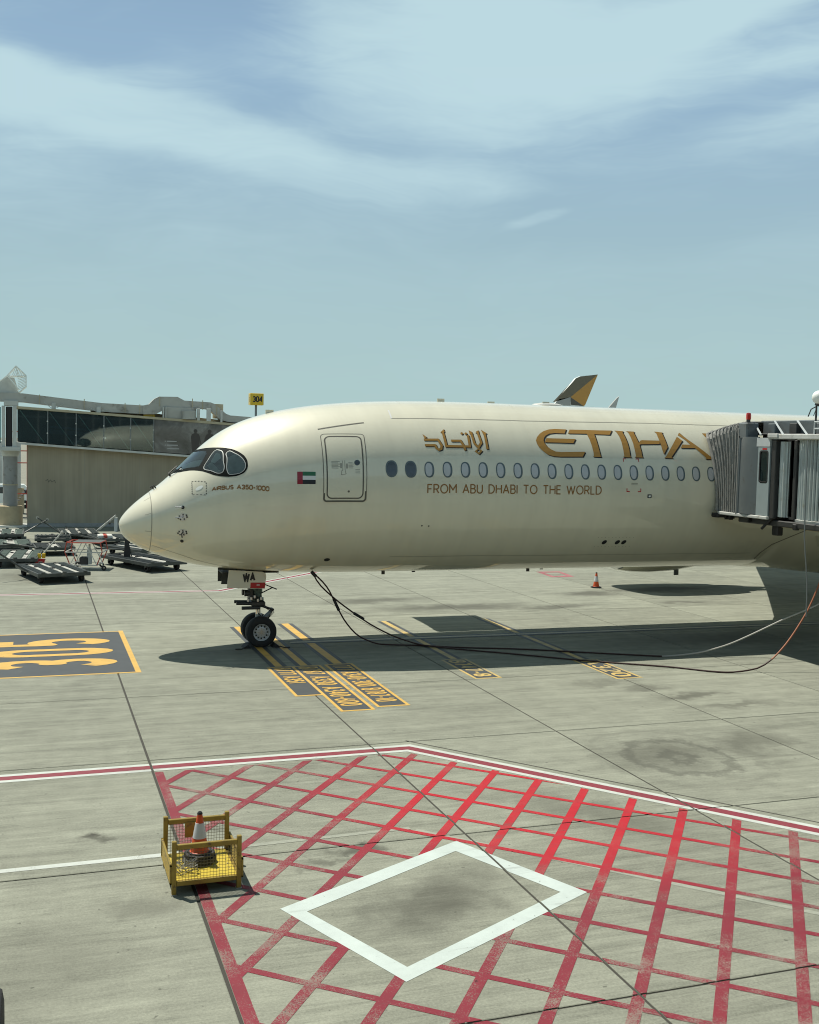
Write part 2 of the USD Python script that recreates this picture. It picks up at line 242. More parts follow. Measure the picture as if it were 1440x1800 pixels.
def concrete(name, base, stains=True, wear=None):
    """wear: (paint colour, newer colour or None, amount worn) for a marking painted on the concrete."""
    N = {'g': ('geometry', {}), 'oi': ('object_info', {}), 'big': ('noise_texture', {'scale': 0.22, 'detail': 7.0, 'roughness': 0.68}), 'mid': ('noise_texture', {'scale': 1.7, 'detail': 6.0, 'roughness': 0.7}),
         'ms': ('mapping', {'scale': (0.9, 16.0, 1.0)}), 'str': ('noise_texture', {'scale': 1.0, 'detail': 6.0, 'roughness': 0.75, 'distortion': 0.3}),
         'fine': ('noise_texture', {'scale': 26.0, 'detail': 3.0, 'roughness': 0.8}), 'ms2': ('mapping', {'scale': (0.25, 2.6, 1.0)}), 'str2': ('noise_texture', {'scale': 1.0, 'detail': 7.0, 'roughness': 0.72, 'distortion': 0.6}),
         'a1': ('math', {'math_type': 'multiply_add', 'value2': 0.50, 'value3': 0.85}), 'a2': ('math', {'math_type': 'multiply_add', 'value2': 0.62}), 'a3': ('math', {'math_type': 'multiply_add', 'value2': 0.78}), 'a4': ('math', {'math_type': 'multiply_add', 'value2': 1.0}), 'a5': ('math', {'math_type': 'multiply_add', 'value2': 1.15}),
         'a6': ('math', {'math_type': 'multiply_add', 'value2': 0.16}), 'off': ('math', {'math_type': 'subtract', 'value2': 1.94}),
         'spn': ('noise_texture', {'scale': 7.0, 'detail': 2.0, 'roughness': 0.5}), 'sp': ('map_range', {'range_type': 'smoothstep', 'from_min': 0.70, 'from_max': 0.76, 'to_min': 1.0, 'to_max': 0.55, 'clamp': True}), 'spm': ('math', {'math_type': 'multiply'}),
         'c': ('color', {'value': base}), 'mul': ('vector_math', {'math_type': 'scale'}), 'p': ('principled_bsdf', {'roughness': 0.88, 'specular_ior_level': 0.25}), 'b': ('bump', {'strength': 0.25, 'distance': 0.006})}
    L = [('g.position', 'big.vector'), ('g.position', 'mid.vector'), ('g.position', 'ms.vector'), ('ms.vector', 'str.vector'), ('g.position', 'fine.vector'), ('g.position', 'ms2.vector'), ('ms2.vector', 'str2.vector'), ('g.position', 'spn.vector'),
         ('big.fac', 'a1.value1'), ('mid.fac', 'a2.value1'), ('a1.value', 'a2.value3'), ('str.fac', 'a3.value1'), ('a2.value', 'a3.value3'), ('fine.fac', 'a4.value1'), ('a3.value', 'a4.value3'), ('str2.fac', 'a5.value1'), ('a4.value', 'a5.value3'),
         ('oi.random', 'a6.value1'), ('a5.value', 'a6.value3'), ('a6.value', 'off.value1'), ('spn.fac', 'sp.value'), ('off.value', 'spm.value1'), ('sp.result', 'spm.value2'), ('c.color', 'mul.vector1'), ('spm.value', 'mul.scale'), ('fine.fac', 'b.height'), ('b.normal', 'p.normal')]
    src = 'mul.vector'
    if stains:
        N |= {'sw': ('vector_math', {'math_type': 'scale', 'scale': 2.2}), 'swn': ('noise_texture', {'scale': 0.8, 'detail': 5.0, 'roughness': 0.65}), 'sws': ('vector_math', {'math_type': 'subtract', 'vector2': (.5, .5, .5)}), 'swa': ('vector_math', {'math_type': 'add'})}
        L += [('g.position', 'swn.vector'), ('swn.color', 'sws.vector1'), ('sws.vector', 'sw.vector1'), ('g.position', 'swa.vector1'), ('sw.vector', 'swa.vector2')]
        prev = None
        for i, (x, y, rx, ry, ro, amt) in enumerate(STAINS):
            N[f's{i}'] = ('vector_math', {'math_type': 'subtract', 'vector2': (x, y, 0)}); N[f't{i}'] = ('vector_rotate', {'rotate_type': 'z_axis', 'angle': -ro}); N[f'u{i}'] = ('vector_math', {'math_type': 'divide', 'vector2': (rx, ry, 1.0)}); N[f'v{i}'] = ('vector_math', {'math_type': 'length'})
            N[f'w{i}'] = ('map_range', {'range_type': 'smootherstep', 'from_min': 1.35, 'from_max': 0.1, 'to_min': 0.0, 'to_max': amt, 'clamp': True})
            L += [('swa.vector', f's{i}.vector1'), (f's{i}.vector', f't{i}.vector'), (f't{i}.vector', f'u{i}.vector1'), (f'u{i}.vector', f'v{i}.vector1'), (f'v{i}.value', f'w{i}.value')]
            if prev is None: prev = f'w{i}.result'
            else:
                N[f'm{i}'] = ('math', {'math_type': 'maximum'}); L += [(prev, f'm{i}.value1'), (f'w{i}.result', f'm{i}.value2')]; prev = f'm{i}.value'
        N |= {'smod': ('math', {'math_type': 'multiply_add', 'value2': 1.5, 'value3': 0.1}), 'smul': ('math', {'math_type': 'multiply', 'use_clamp': True}), 'smix': ('mix', {'color2': (0.055, 0.054, 0.043)})}
        L += [('str2.fac', 'smod.value1'), (prev, 'smul.value1'), ('smod.value', 'smul.value2'), ('smul.value', 'smix.fac'), (src, 'smix.color1')]; src = 'smix.color'
        # swept tyre arcs in front of the stand
        N |= {'ra': ('vector_math', {'math_type': 'subtract', 'vector2': (11.2, -15.3, 0)}), 'rs': ('vector_math', {'math_type': 'multiply', 'vector2': (1, .85, 0)}), 'rl': ('vector_math', {'math_type': 'length'}), 'rw': ('math', {'math_type': 'multiply_add', 'value2': 1.3}), 'rsin': ('math', {'math_type': 'multiply', 'value2': 8.0}), 'rsn': ('math', {'math_type': 'sine'}),
              'rf': ('map_range', {'range_type': 'smootherstep', 'from_min': 2.6, 'from_max': 0.9, 'to_min': 0.0, 'to_max': 0.5, 'clamp': True}), 'rm': ('math', {'math_type': 'multiply', 'use_clamp': True}), 'rmix': ('mix', {'color2': (0.06, 0.06, 0.05)})}
        L += [('g.position', 'ra.vector1'), ('ra.vector', 'rs.vector1'), ('rs.vector', 'rl.vector1'), ('mid.fac', 'rw.value1'), ('rl.value', 'rw.value3'), ('rw.value', 'rsin.value1'), ('rsin.value', 'rsn.value1'), ('rl.value', 'rf.value'), ('rsn.value', 'rm.value1'), ('rf.result', 'rm.value2'), ('rm.value', 'rmix.fac'), (src, 'rmix.color1')]; src = 'rmix.color'
    if wear:
        col, new, amt = wear
        N |= {'wn': ('noise_texture', {'scale': 48.0, 'detail': 6.0, 'roughness': 0.75}), 'wb': ('noise_texture', {'scale': 0.9, 'detail': 5.0, 'roughness': 0.7}), 'wc': ('math', {'math_type': 'multiply_add', 'value2': 0.9}), 'wm': ('map_range', {'range_type': 'smoothstep', 'from_min': 1.22 - amt, 'from_max': 1.34 - amt, 'to_min': 0.03, 'to_max': 0.65, 'clamp': True}),
              'pc': ('color', {'value': col}), 'pv': ('math', {'math_type': 'multiply_add', 'value2': 0.5, 'value3': 0.75}), 'pm': ('vector_math', {'math_type': 'scale'}), 'wmix': ('mix', {}), 'wm2': ('mix', {'color1': (0.075, 0.07, 0.06)}), 'wr': ('map_range', {'range_type': 'smoothstep', 'from_min': 0.54, 'from_max': 0.74, 'to_min': 1.0, 'to_max': 0.45, 'clamp': True})}
        L += [('g.position', 'wn.vector'), ('g.position', 'wb.vector'), ('wb.fac', 'wc.value1'), ('wn.fac', 'wc.value3'), ('wc.value', 'wm.value'), ('mid.fac', 'pv.value1'), ('pc.color', 'pm.vector1'), ('pv.value', 'pm.scale'), ('pm.vector', 'wmix.color1'), (src, 'wmix.color2')]
        if new is not None:
            ncol, (nx, ny), (r0, r1) = new
            N |= {'nd': ('vector_math', {'math_type': 'distance', 'vector2': (nx, ny, 0)}), 'nn': ('math', {'math_type': 'multiply_add', 'value2': 3.2}), 'nf': ('map_range', {'range_type': 'smoothstep', 'from_min': r1 + 1.6, 'from_max': r0 + 1.6, 'to_min': 0.0, 'to_max': 1.0, 'clamp': True}), 'nc': ('mix', {'color2': ncol}), 'nw': ('math', {'math_type': 'multiply_add', 'value2': -0.85, 'value3': 1.0}), 'wf': ('math', {'math_type': 'multiply'})}
            L = [l for l in L if l != ('pc.color', 'pm.vector1')] + [('g.position', 'nd.vector1'), ('big.fac', 'nn.value1'), ('nd.value', 'nn.value3'), ('nn.value', 'nf.value'), ('pc.color', 'nc.color1'), ('nf.result', 'nc.fac'), ('nc.color', 'pm.vector1'), ('nf.result', 'nw.value1'), ('wm.result', 'wf.value1'), ('nw.value', 'wf.value2'), ('wf.value', 'wmix.fac')]
        else:
            L.append(('wm.result', 'wmix.fac'))
        L += [('str2.fac', 'wr.value'), ('wmix.color', 'wm2.color2'), ('wr.result', 'wm2.fac'), ('wm2.color', 'chip.vector1'), ('chn.fac', 'chr.value'), ('g.position', 'chn.vector'), ('chr.result', 'chip.scale')]; src = 'chip.vector'
        N |= {'chn': ('noise_texture', {'scale': 9.0, 'detail': 4.0, 'roughness': 0.6}), 'chr': ('map_range', {'range_type': 'smoothstep', 'from_min': 0.66, 'from_max': 0.72, 'to_min': 1.0, 'to_max': 0.42, 'clamp': True}), 'chip': ('vector_math', {'math_type': 'scale'})}
        N['p'][1].update(roughness=0.6, specular_ior_level=0.35)
    L.append((src, 'p.base_color'))
    M[name] = usdkit.material(stage, LOOKS + name, N, L, surface='p.BSDF')
concrete('concrete', CONC)
concrete('far_concrete', (0.205, 0.205, 0.165), stains=False)
concrete('red_paint', CONC, False, ((0.185, 0.010, 0.024), ((0.39, 0.007, 0.017), (6.6, -17.4), (1.8, 5.2)), 0.26))
concrete('red_band_paint', CONC, False, ((0.20, 0.028, 0.042), None, 0.10))
concrete('white_paint', CONC, False, ((0.46, 0.49, 0.45), None, 0.16))
concrete('new_white_paint', CONC, False, ((0.46, 0.525, 0.495), None, 0.08))
concrete('faint_white_paint', CONC, False, ((0.40, 0.42, 0.35), None, 0.62))
concrete('yellow_paint', CONC, False, ((0.56, 0.345, 0.075), None, 0.12))
concrete('worn_yellow_paint', CONC, False, ((0.52, 0.37, 0.12), None, 0.30))
concrete('dark_paint', CONC, False, ((0.050, 0.056, 0.060), None, 0.10))
concrete('faint_red_paint', CONC, False, ((0.34, 0.10, 0.11), None, 0.22))
mat('sealant', (0.045, 0.043, 0.034), 0.9)
# airliner
M['pearl_paint'] = usdkit.material(stage, LOOKS + 'pearl_paint', {'tc': ('texture_coordinate', {}), 'm': ('mapping', {'scale': (.22, 1.1, 1.1)}), 'n': ('noise_texture', {'scale': 1.0, 'detail': 3.0, 'roughness': .5}), 'b': ('bump', {'strength': .30, 'distance': .05}),
    'm2': ('mapping', {'scale': (1.6, .35, .35)}), 'n2': ('noise_texture', {'scale': 1.0, 'detail': 5.0, 'roughness': .6}), 'r2': ('map_range', {'from_min': .35, 'from_max': .75, 'to_min': 1.02, 'to_max': .92, 'clamp': True}), 'c': ('color', {'value': (0.655, 0.63, 0.49)}), 'v': ('vector_math', {'math_type': 'scale'}),
    'p': ('principled_bsdf', {'roughness': .45, 'metallic': .06, 'coat_weight': 1.0, 'coat_roughness': .03})}, [('tc.object', 'm.vector'), ('m.vector', 'n.vector'), ('n.fac', 'b.height'), ('b.normal', 'p.coat_normal'), ('tc.object', 'm2.vector'), ('m2.vector', 'n2.vector'), ('n2.fac', 'r2.value'), ('c.color', 'v.vector1'), ('r2.result', 'v.scale'), ('v.vector', 'p.base_color')], surface='p.BSDF')
mat('pearl_paint_flat', (0.655, 0.63, 0.49), 0.45, metal=0.06, coat=0.8, coat_rough=0.04)
mat('seam', (0.12, 0.11, 0.085), 0.6)
mat('soft_seam', (0.26, 0.25, 0.20), 0.5)
mat('door_edge', (0.10, 0.095, 0.075), 0.5)
mat('window_black', (0.004, 0.007, 0.006), 0.6, spec=.08)
mat('pane_rim', (0.42, 0.44, 0.42), 0.4, metal=0.3)
mat('gold_letter', (0.40, 0.205, 0.035), 0.42, metal=0.25, coat=0.4)
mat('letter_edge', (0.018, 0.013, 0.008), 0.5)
mat('bronze_letter', (0.25, 0.125, 0.035), 0.5)
mat('black_letter', (0.012, 0.012, 0.012), 0.5)
mat('flag_red', (0.24, 0.006, 0.018), 0.4, coat=.4); mat('flag_green', (0.004, 0.10, 0.03), 0.4, coat=.4); mat('flag_white', (0.62, 0.62, 0.60), 0.4, coat=.4); mat('flag_black', (0.010, 0.012, 0.014), 0.4, coat=.4)
mat('placard_red', (0.42, 0.012, 0.014), 0.45)
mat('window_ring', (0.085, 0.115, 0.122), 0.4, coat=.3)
mat('window_shade', (0.44, 0.455, 0.46), 0.3, coat=.5, var=.06, vscale=5)
mat('window_dark', (0.022, 0.030, 0.036), 0.12, coat=.8)
mat('probe_metal', (0.55, 0.55, 0.56), 0.3, metal=0.9)
mat('dark_metal', (0.06, 0.06, 0.058), 0.45, metal=0.5)
mat('strut_paint', (0.30, 0.33, 0.33), 0.4, metal=.2, dirt=(.12, .12, .11), dscale=9)
mat('gear_green', (0.10, 0.14, 0.12), 0.45, metal=.3, dirt=(.04, .045, .04), dscale=8)
mat('chrome', (0.75, 0.76, 0.78), 0.15, metal=1.0)
mat('tyre_rubber', (0.016, 0.016, 0.016), 0.75, var=.3, vscale=3, bump=.2, bscale=60)
mat('rim_paint', (0.55, 0.56, 0.56), 0.38, metal=.4, dirt=(.2, .2, .19), dscale=7)
mat('door_interior', (0.055, 0.060, 0.055), 0.6)
mat('fin_dark', (0.055, 0.045, 0.030), 0.35, coat=.5); mat('fin_brown', (0.11, 0.085, 0.045), 0.35, coat=.5); mat('fin_gold', (0.42, 0.20, 0.02), 0.35, coat=.5); mat('fin_grey', (0.28, 0.28, 0.26), 0.35, coat=.5); mat('fin_pale', (0.42, 0.42, 0.39), 0.4)
# jetbridge, buildings, gear
mat('bridge_white', (0.42, 0.45, 0.45), 0.5, var=.12, vscale=1.5, dirt=(.22, .22, .19), dscale=1.6)
mat('bridge_grey', (0.135, 0.155, 0.16), 0.45, metal=.3, var=.1, vscale=2, dirt=(.10, .10, .09), dscale=2)
mat('bridge_panel', (0.30, 0.355, 0.36), 0.4, metal=.2, var=.06, vscale=2)
mat('curtain_slat', (0.42, 0.47, 0.46), 0.4, metal=.35, var=.12, vscale=2.5, dirt=(.30, .28, .20), dscale=3)
mat('bellows_canvas', (0.21, 0.215, 0.20), 0.7, var=.25, vscale=4, dirt=(.34, .33, .30), dscale=6, dlo=.6, dhi=.8)
mat('bellows_rim', (0.26, 0.255, 0.235), 0.6, var=.2, vscale=5)
mat('black_rubber', (0.018, 0.018, 0.018), 0.7)
mat('gutter_metal', (0.48, 0.49, 0.46), 0.5, var=.2, vscale=3, dirt=(.25, .23, .18), dscale=4)
mat('beacon_red', (0.55, 0.02, 0.01), 0.25, coat=.6)
mat('lamp_white', (0.80, 0.83, 0.78), 0.35)
M['wall_render'] = usdkit.material(stage, LOOKS + 'wall_render', {'tc': ('texture_coordinate', {}), 'm': ('mapping', {'scale': (2.4, 2.4, .10)}), 'n': ('noise_texture', {'scale': 1.0, 'detail': 6.0, 'roughness': .65}), 'r': ('map_range', {'from_min': .35, 'from_max': .7, 'to_min': 1.05, 'to_max': .80, 'clamp': True}), 'n2': ('noise_texture', {'scale': .5, 'detail': 5.0}), 'r2': ('map_range', {'from_min': .3, 'from_max': .7, 'to_min': .9, 'to_max': 1.06, 'clamp': True}),
    'x': ('math', {'math_type': 'multiply'}), 'c': ('color', {'value': (0.325, 0.285, 0.205)}), 'v': ('vector_math', {'math_type': 'scale'}), 'p': ('principled_bsdf', {'roughness': .85})}, [('tc.object', 'm.vector'), ('m.vector', 'n.vector'), ('n.fac', 'r.value'), ('tc.object', 'n2.vector'), ('n2.fac', 'r2.value'), ('r.result', 'x.value1'), ('r2.result', 'x.value2'), ('c.color', 'v.vector1'), ('x.value', 'v.scale'), ('v.vector', 'p.base_color')], surface='p.BSDF')
mat('walkway_inner', (0.018, 0.030, 0.033), 0.7)
mat('column_paint', (0.26, 0.265, 0.255), 0.6, var=.15, vscale=1.2, dirt=(.13, .12, .10), dscale=1.5)
mat('plinth_concrete', (0.40, 0.33, 0.21), 0.85, var=.2, vscale=1.2, dirt=(.2, .16, .10), dscale=1.2)
mat('duct_metal', (0.40, 0.395, 0.355), 0.55, metal=.2, var=.14, vscale=.8, dirt=(.17, .15, .12), dscale=.9)
mat('frame_white', (0.50, 0.51, 0.47), 0.5, var=.15, vscale=1.5)
mat('roof_tan', (0.42, 0.37, 0.25), 0.75, var=.12, vscale=.8)
mat('sign_yellow', (0.66, 0.44, 0.02), 0.4, coat=.2)
mat('pole_grey', (0.20, 0.22, 0.22), 0.5, metal=.4)
mat('red_steel', (0.42, 0.05, 0.025), 0.5, var=.2, vscale=4, dirt=(.5, .4, .35), dscale=6, dlo=.6)
mat('white_steel', (0.60, 0.60, 0.55), 0.5, var=.2, vscale=4, dirt=(.3, .26, .2), dscale=6)
mat('dolly_steel', (0.060, 0.068, 0.064), 0.5, metal=.3, var=.25, vscale=3, dirt=(.13, .12, .10), dscale=3)
mat('dolly_deck', (0.10, 0.115, 0.108), 0.5, metal=.4, var=.25, vscale=5)
mat('dolly_green', (0.16, 0.20, 0.165), 0.5, metal=.3, var=.2, vscale=4)
mat('dolly_white', (0.46, 0.455, 0.40), 0.5, var=.25, vscale=5, dirt=(.14, .135, .12), dscale=4, dlo=.45, dhi=.7)
mat('crate_gold', (0.30, 0.215, 0.045), 0.45, metal=.35, var=.2, vscale=6, dirt=(.13, .085, .04), dscale=7, dlo=.55, dhi=.68)
mat('crate_deck', (0.50, 0.375, 0.03), 0.55, var=.15, vscale=6, dirt=(.16, .14, .08), dscale=14, dlo=.62, dhi=.7)
mat('mesh_wire', (0.13, 0.12, 0.075), 0.5, metal=.4)
mat('wire_bright', (0.40, 0.40, 0.38), 0.4, metal=.7)
mat('cone_orange', (0.56, 0.075, 0.012), 0.5, var=.1, vscale=8)
mat('cone_white', (0.52, 0.54, 0.56), 0.4, var=.08, vscale=8, dirt=(.3, .3, .3), dscale=9)
mat('cable_shaded', (0.040, 0.016, 0.013), 0.5)  # one cable: its shaded stretch is coloured dark, its sunlit stretch pale
mat('cable_sunlit', (0.45, 0.44, 0.40), 0.5); mat('cable_rust', (0.32, 0.11, 0.05), 0.55)
def glass(name, tint, refl=(.9, .95, .95), ior=1.5, see=.5):
    N = {'t': ('transparent_bsdf', {'color': tint}), 'g': ('glossy_bsdf', {'color': refl, 'roughness': 0.02}), 'f': ('fresnel', {'IOR': ior}), 'd': ('diffuse_bsdf', {'color': tuple(.35 * c for c in tint)}), 'x': ('mix_closure', {'fac': see}), 'm': ('mix_closure', {})}
    M[name] = usdkit.material(stage, LOOKS + name, N, [('d.BSDF', 'x.closure1'), ('t.BSDF', 'x.closure2'), ('f.fac', 'm.fac'), ('x.closure', 'm.closure1'), ('g.BSDF', 'm.closure2')], surface='m.closure')
glass('cockpit_glass', (.62, .72, .69), see=.9, ior=1.75)
glass('walkway_glass', (.46, .60, .60), see=.93, ior=1.7)
glass('cab_glass', (.03, .06, .055), see=.5)
# the printed advertising film on the walkway: flat print, smoky greys
usdN = {'tc': ('texture_coordinate', {}), 'n': ('noise_texture', {'scale': .55, 'detail': 6.0, 'roughness': .7, 'distortion': .6}), 'r': ('rgb_ramp', {'ramp': [(.3, (.045, .045, .040)), (.5, (.10, .10, .095)), (.68, (.21, .21, .20))]}), 'p': ('principled_bsdf', {'roughness': .3, 'coat_weight': .3})}
M['poster_film'] = usdkit.material(stage, LOOKS + 'poster_film', usdN, [('tc.object', 'n.vector'), ('n.fac', 'r.fac'), ('r.color', 'p.base_color')], surface='p.BSDF')
mat('poster_figure', (.045, .038, .034), .4); mat('poster_letter', (.34, .34, .33), .4); mat('blue_print', (.03, .075, .14), .4)
mat('facade_glass', (.03, .036, .038), .6, spec=.2)
mat('cockpit_inner', (.44, .48, .44), .8, var=.3, vscale=2); mat('cockpit_shade', (.10, .125, .12), .8); mat('sun_blind', (.62, .66, .62), .7)
concrete('pale_line_paint', CONC, False, ((0.36, 0.345, 0.25), None, 0.2))

# ------------------------------------------------------------------ ground and painted markings
tag(obj('ground', flat(sbox(-2500, -2500, 2500, 2500), -0.045), 'far_concrete'), 'flat pale concrete airfield reaching to the horizon', None, None, 'structure')
apron = thing('apron', 'pale grey concrete apron of large square slabs with dark joints', None, kind='structure')
GX = [-14.65, -9.85, -5.05, -.25, 4.70, 9.50, 14.27, 19.12, 23.95, 28.8, 33.6, 38.4, 43.2, 48.0]
GY = [-30.3 + 5.9 * k for k in range(16)]
rng = random.Random(4)
obj('joint_sealant', flat(sbox(GX[0] - .3, GY[0] - .3, GX[-1] + .3, GY[-1] + .3), -0.016), 'sealant', apron)
JW = {}
joints = []
def jx(i): return .021 if GX[i] != -.25 else .026
for i in range(len(GX) - 1):
    for j in range(len(GY) - 1):
        x0, x1, y0, y1 = GX[i] + jx(i) / 1.0, GX[i + 1] - jx(i + 1) / 1.0, GY[j] + .017, GY[j + 1] - .017
        dz = rng.uniform(-.002, .0)
        a, b = .012, .03
        V = [(x0, y0, -b), (x1, y0, -b), (x1, y1, -b), (x0, y1, -b), (x0, y0, dz - .006), (x1, y0, dz - .006), (x1, y1, dz - .006), (x0, y1, dz - .006), (x0 + a, y0 + a, dz), (x1 - a, y0 + a, dz), (x1 - a, y1 - a, dz), (x0 + a, y1 - a, dz)]
        Fq = [(0, 1, 5, 4), (1, 2, 6, 5), (2, 3, 7, 6), (3, 0, 4, 7), (4, 5, 9, 8), (5, 6, 10, 9), (6, 7, 11, 10), (7, 4, 8, 11), (8, 9, 10, 11)]
        obj('slab', (V, Fq), 'concrete', apron)
for i, x in enumerate(GX): joints.append(sbox(x - jx(i), -40, x + jx(i), 70))
for y in GY: joints.append(sbox(-20, y - .017, 60, y + .017))
JOINTS = unary_union(joints)
def paint(name, g, mat_, parent=None, z=.004, label=None, cat=None, group=None):
    p = obj(name, flat(g if mat_ in ('dark_paint', 'yellow_paint', 'worn_yellow_paint') else g.difference(JOINTS) if not isinstance(g, list) else [q.difference(JOINTS) for q in g], z), mat_, parent)
    return tag(p, label, cat, group) if label else p
def band(pts, o0, o1):
    """The strip between two offsets to the right-hand side of a polyline."""
    l = LineString(pts); a = l.buffer(o1, single_sided=True, join_style='mitre') if o1 else Polygon()
    return a.difference(l.buffer(o0, single_sided=True, join_style='mitre')) if abs(o0) > 1e-6 else a
# near stand border: white, red, white
BP = [(-15, -12.95), (5.62, -12.85), (13.4, -22.65), (18, -28.45)]
bt = thing('stand_border', 'white and red striped border line running left to right in front of the red hatching', 'road marking')
paint('white_line', band(BP, 0, -.14), 'white_paint', bt); paint('red_line', band(BP, -.14, -.39), 'red_band_paint', bt); paint('white_line', band(BP, -.39, -.53), 'white_paint', bt)
dk = thing('border_edge', 'thin dark groove line along the outer edge of the striped border', 'road marking')
paint('groove', band([(p[0] + .02, p[1] + .34) for p in BP[1:]], 0, -.035), 'sealant', dk)
BQ = [(-15, 13.35), (5.6, 13.1), (11.8, 19.4), (30, 38)]
bf = thing('stand_border', 'distant white and red border line on the far side under the nose', 'road marking')
paint('white_line', band(BQ, 0, .13), 'white_paint', bf); paint('red_line', band(BQ, .13, .38), 'red_band_paint', bf); paint('white_line', band(BQ, .38, .5), 'white_paint', bf)
# red hatched area
area = Polygon([(-.05, -13.52), (5.36, -13.47), (12.9, -22.95), (17.2, -28.4), (-.05, -29.5)])
rect_o = Polygon([(.86, -20.66), (4.41, -18.80), (5.58, -21.39), (1.95, -23.25)]); rect_i = Polygon([(1.22, -20.86), (4.22, -19.24), (5.18, -21.27), (2.09, -22.88)])
def strip(a, b, w): return LineString([a, b]).buffer(w / 2, cap_style='flat')
ha = thing('hatched_area', 'red criss-cross hatched keep-clear area painted in the foreground', 'road marking')
F1 = [(lambda c: strip((-16, 1.3 * -16 + c), (20, 1.3 * 20 + c), .165))(-14.18 - 1.632 * k) for k in range(0, 18)]
LY = [-10.4, -11.7, -13.0, -14.52, -16.22, -17.78, -19.3, -20.82, -22.3, -23.8, -25.3, -26.8, -28.3]
RC = [-7.55, -8.95, -10.33, -11.73, -13.10, -14.49, -15.85, -17.23, -18.64, -20.0, -21.4]
L2 = [-8.9, -10.3, -11.6, -13.05, -14.52, -16.22, -17.78, -19.3, -20.82, -22.3, -23.8, -25.3, -26.8]
R2 = [-7.55, -8.95, -10.33, -11.73, -13.10, -14.49, -15.85, -17.23, -18.64, -20.0, -21.4, -22.8, -24.2]
# the shallow lines fan slightly: left end at x = 0 and right end at x = 8.5
LL = [-8.95 + 1.35, -8.95, -10.35, -11.6, -13.03, -14.52, -16.22, -17.78, -19.3, -20.82, -22.3, -23.8, -25.3]
F2 = []
for l, c in zip(LL, R2):
    p, q = (0, l), (8.5, c - .96 * 8.5); d = ((q[0] - p[0]), (q[1] - p[1]))
    F2.append(strip((p[0] - d[0], p[1] - d[1]), (p[0] + 2.2 * d[0], p[1] + 2.2 * d[1]), .125))
inside = area.difference(rect_o.buffer(.0))
for g in F1:
    g = g.intersection(inside)
    for q in polys(g):
        if q.area > .03: paint('hatch_line', q, 'red_paint', ha)
f1u = unary_union(F1)
for g in F2:
    g = g.intersection(inside)
    for q in polys(g):
        if q.area > .03: paint('hatch_line', q.difference(f1u), 'red_paint', ha)
paint('edge_line', sbox(-.225, -29.5, -.05, -13.50), 'red_paint', ha)
paint('white_box', rect_o.difference(rect_i), 'new_white_paint', None, label='white rectangle outline painted in the middle of the red hatching', cat='road marking')
paint('white_line', strip((-15, -18.10), (-.30, -18.08), .15), 'white_paint', None, label='white line on bare concrete left of the yellow crate', cat='road marking')
paint('white_line', unary_union([strip((-.02, -18.07), (3.83, -17.98), .12), strip((3.9, -18.1), (9.4, -23.9), .12)]), 'faint_white_paint', None, .0032, label='faded remnant of a white line running through the red hatching', cat='road marking')
# stand number 305: read from the nose of an arriving airliner (up = -x, along = +y)
pn = thing('stand_number', 'dark painted panel with big yellow number 305 left of the nose wheel', 'road marking')
paint('panel', sbox(-4.6, -3.5, .26, 3.42), 'dark_paint', pn, .004)
paint('border', unary_union([sbox(.26, -3.62, .42, 3.6), sbox(-4.75, 3.42, .26, 3.52), sbox(-4.75, -3.62, .26, -3.5)]), 'yellow_paint', pn, .004)
def ground_text(text, x0, y0, h, w, up, sx, gap, width=None):
    g, L_ = letters(text, h, w, sx, gap)
    if width: g = affinity.scale(g, width / L_, 1, origin=(0, 0))
    # local x -> along, local y -> up
    if up == '-x': return affinity.affine_transform(g, [0, -1, 1, 0, x0, y0])
    return affinity.affine_transform(g, [0, 1, -1, 0, x0, y0])
for ch, y0 in (('3', -2.29), ('0', -.51), ('5', 1.26)):
    g, L_ = letters(ch, 1.05, .205, 1.0, 0, False)
    g = affinity.translate(g, -g.bounds[0], -g.bounds[1]); g = affinity.scale(g, 1.20 / (g.bounds[2]), 3.85 / g.bounds[3], origin=(0, 0))
    g = affinity.affine_transform(g, [0, -1, 1, 0, -.15, y0 - .12])
    paint('digit', g, 'yellow_paint', pn, .008)
# stop lines and their aircraft type boxes
stops = [('B777 A351', 4.53, .22, -3.85, -7.55, 4.22, 4.89, 3.6, -.1, 'yellow_paint', 'leftmost yellow stop line with dark box of type letters beside the nose wheel'),
         ('B787 A330 A340-600', 5.32, .22, -3.86, -9.44, 4.98, 5.74, 3.6, .3, 'yellow_paint', 'yellow stop line with the longest dark box of type letters, second from the left'),
         ('777 A340-300 B787-10', 6.42, .27, -3.81, -9.2, 6.04, 6.78, 3.95, .0, 'yellow_paint', 'yellow stop line with dark box of type letters, third from the left'),
         ('B747-8', 10.3, .2, -3.9, -6.63, 9.9, 10.6, 3.8, .0, 'worn_yellow_paint', 'worn yellow stop line with short dark box in the middle of the fuselage shadow'),
         ('A320', 14.45, .2, -4.9, -7.6, 14.12, 14.86, 3.6, .0, 'worn_yellow_paint', 'worn yellow stop line with short dark box at the right under the cables')]
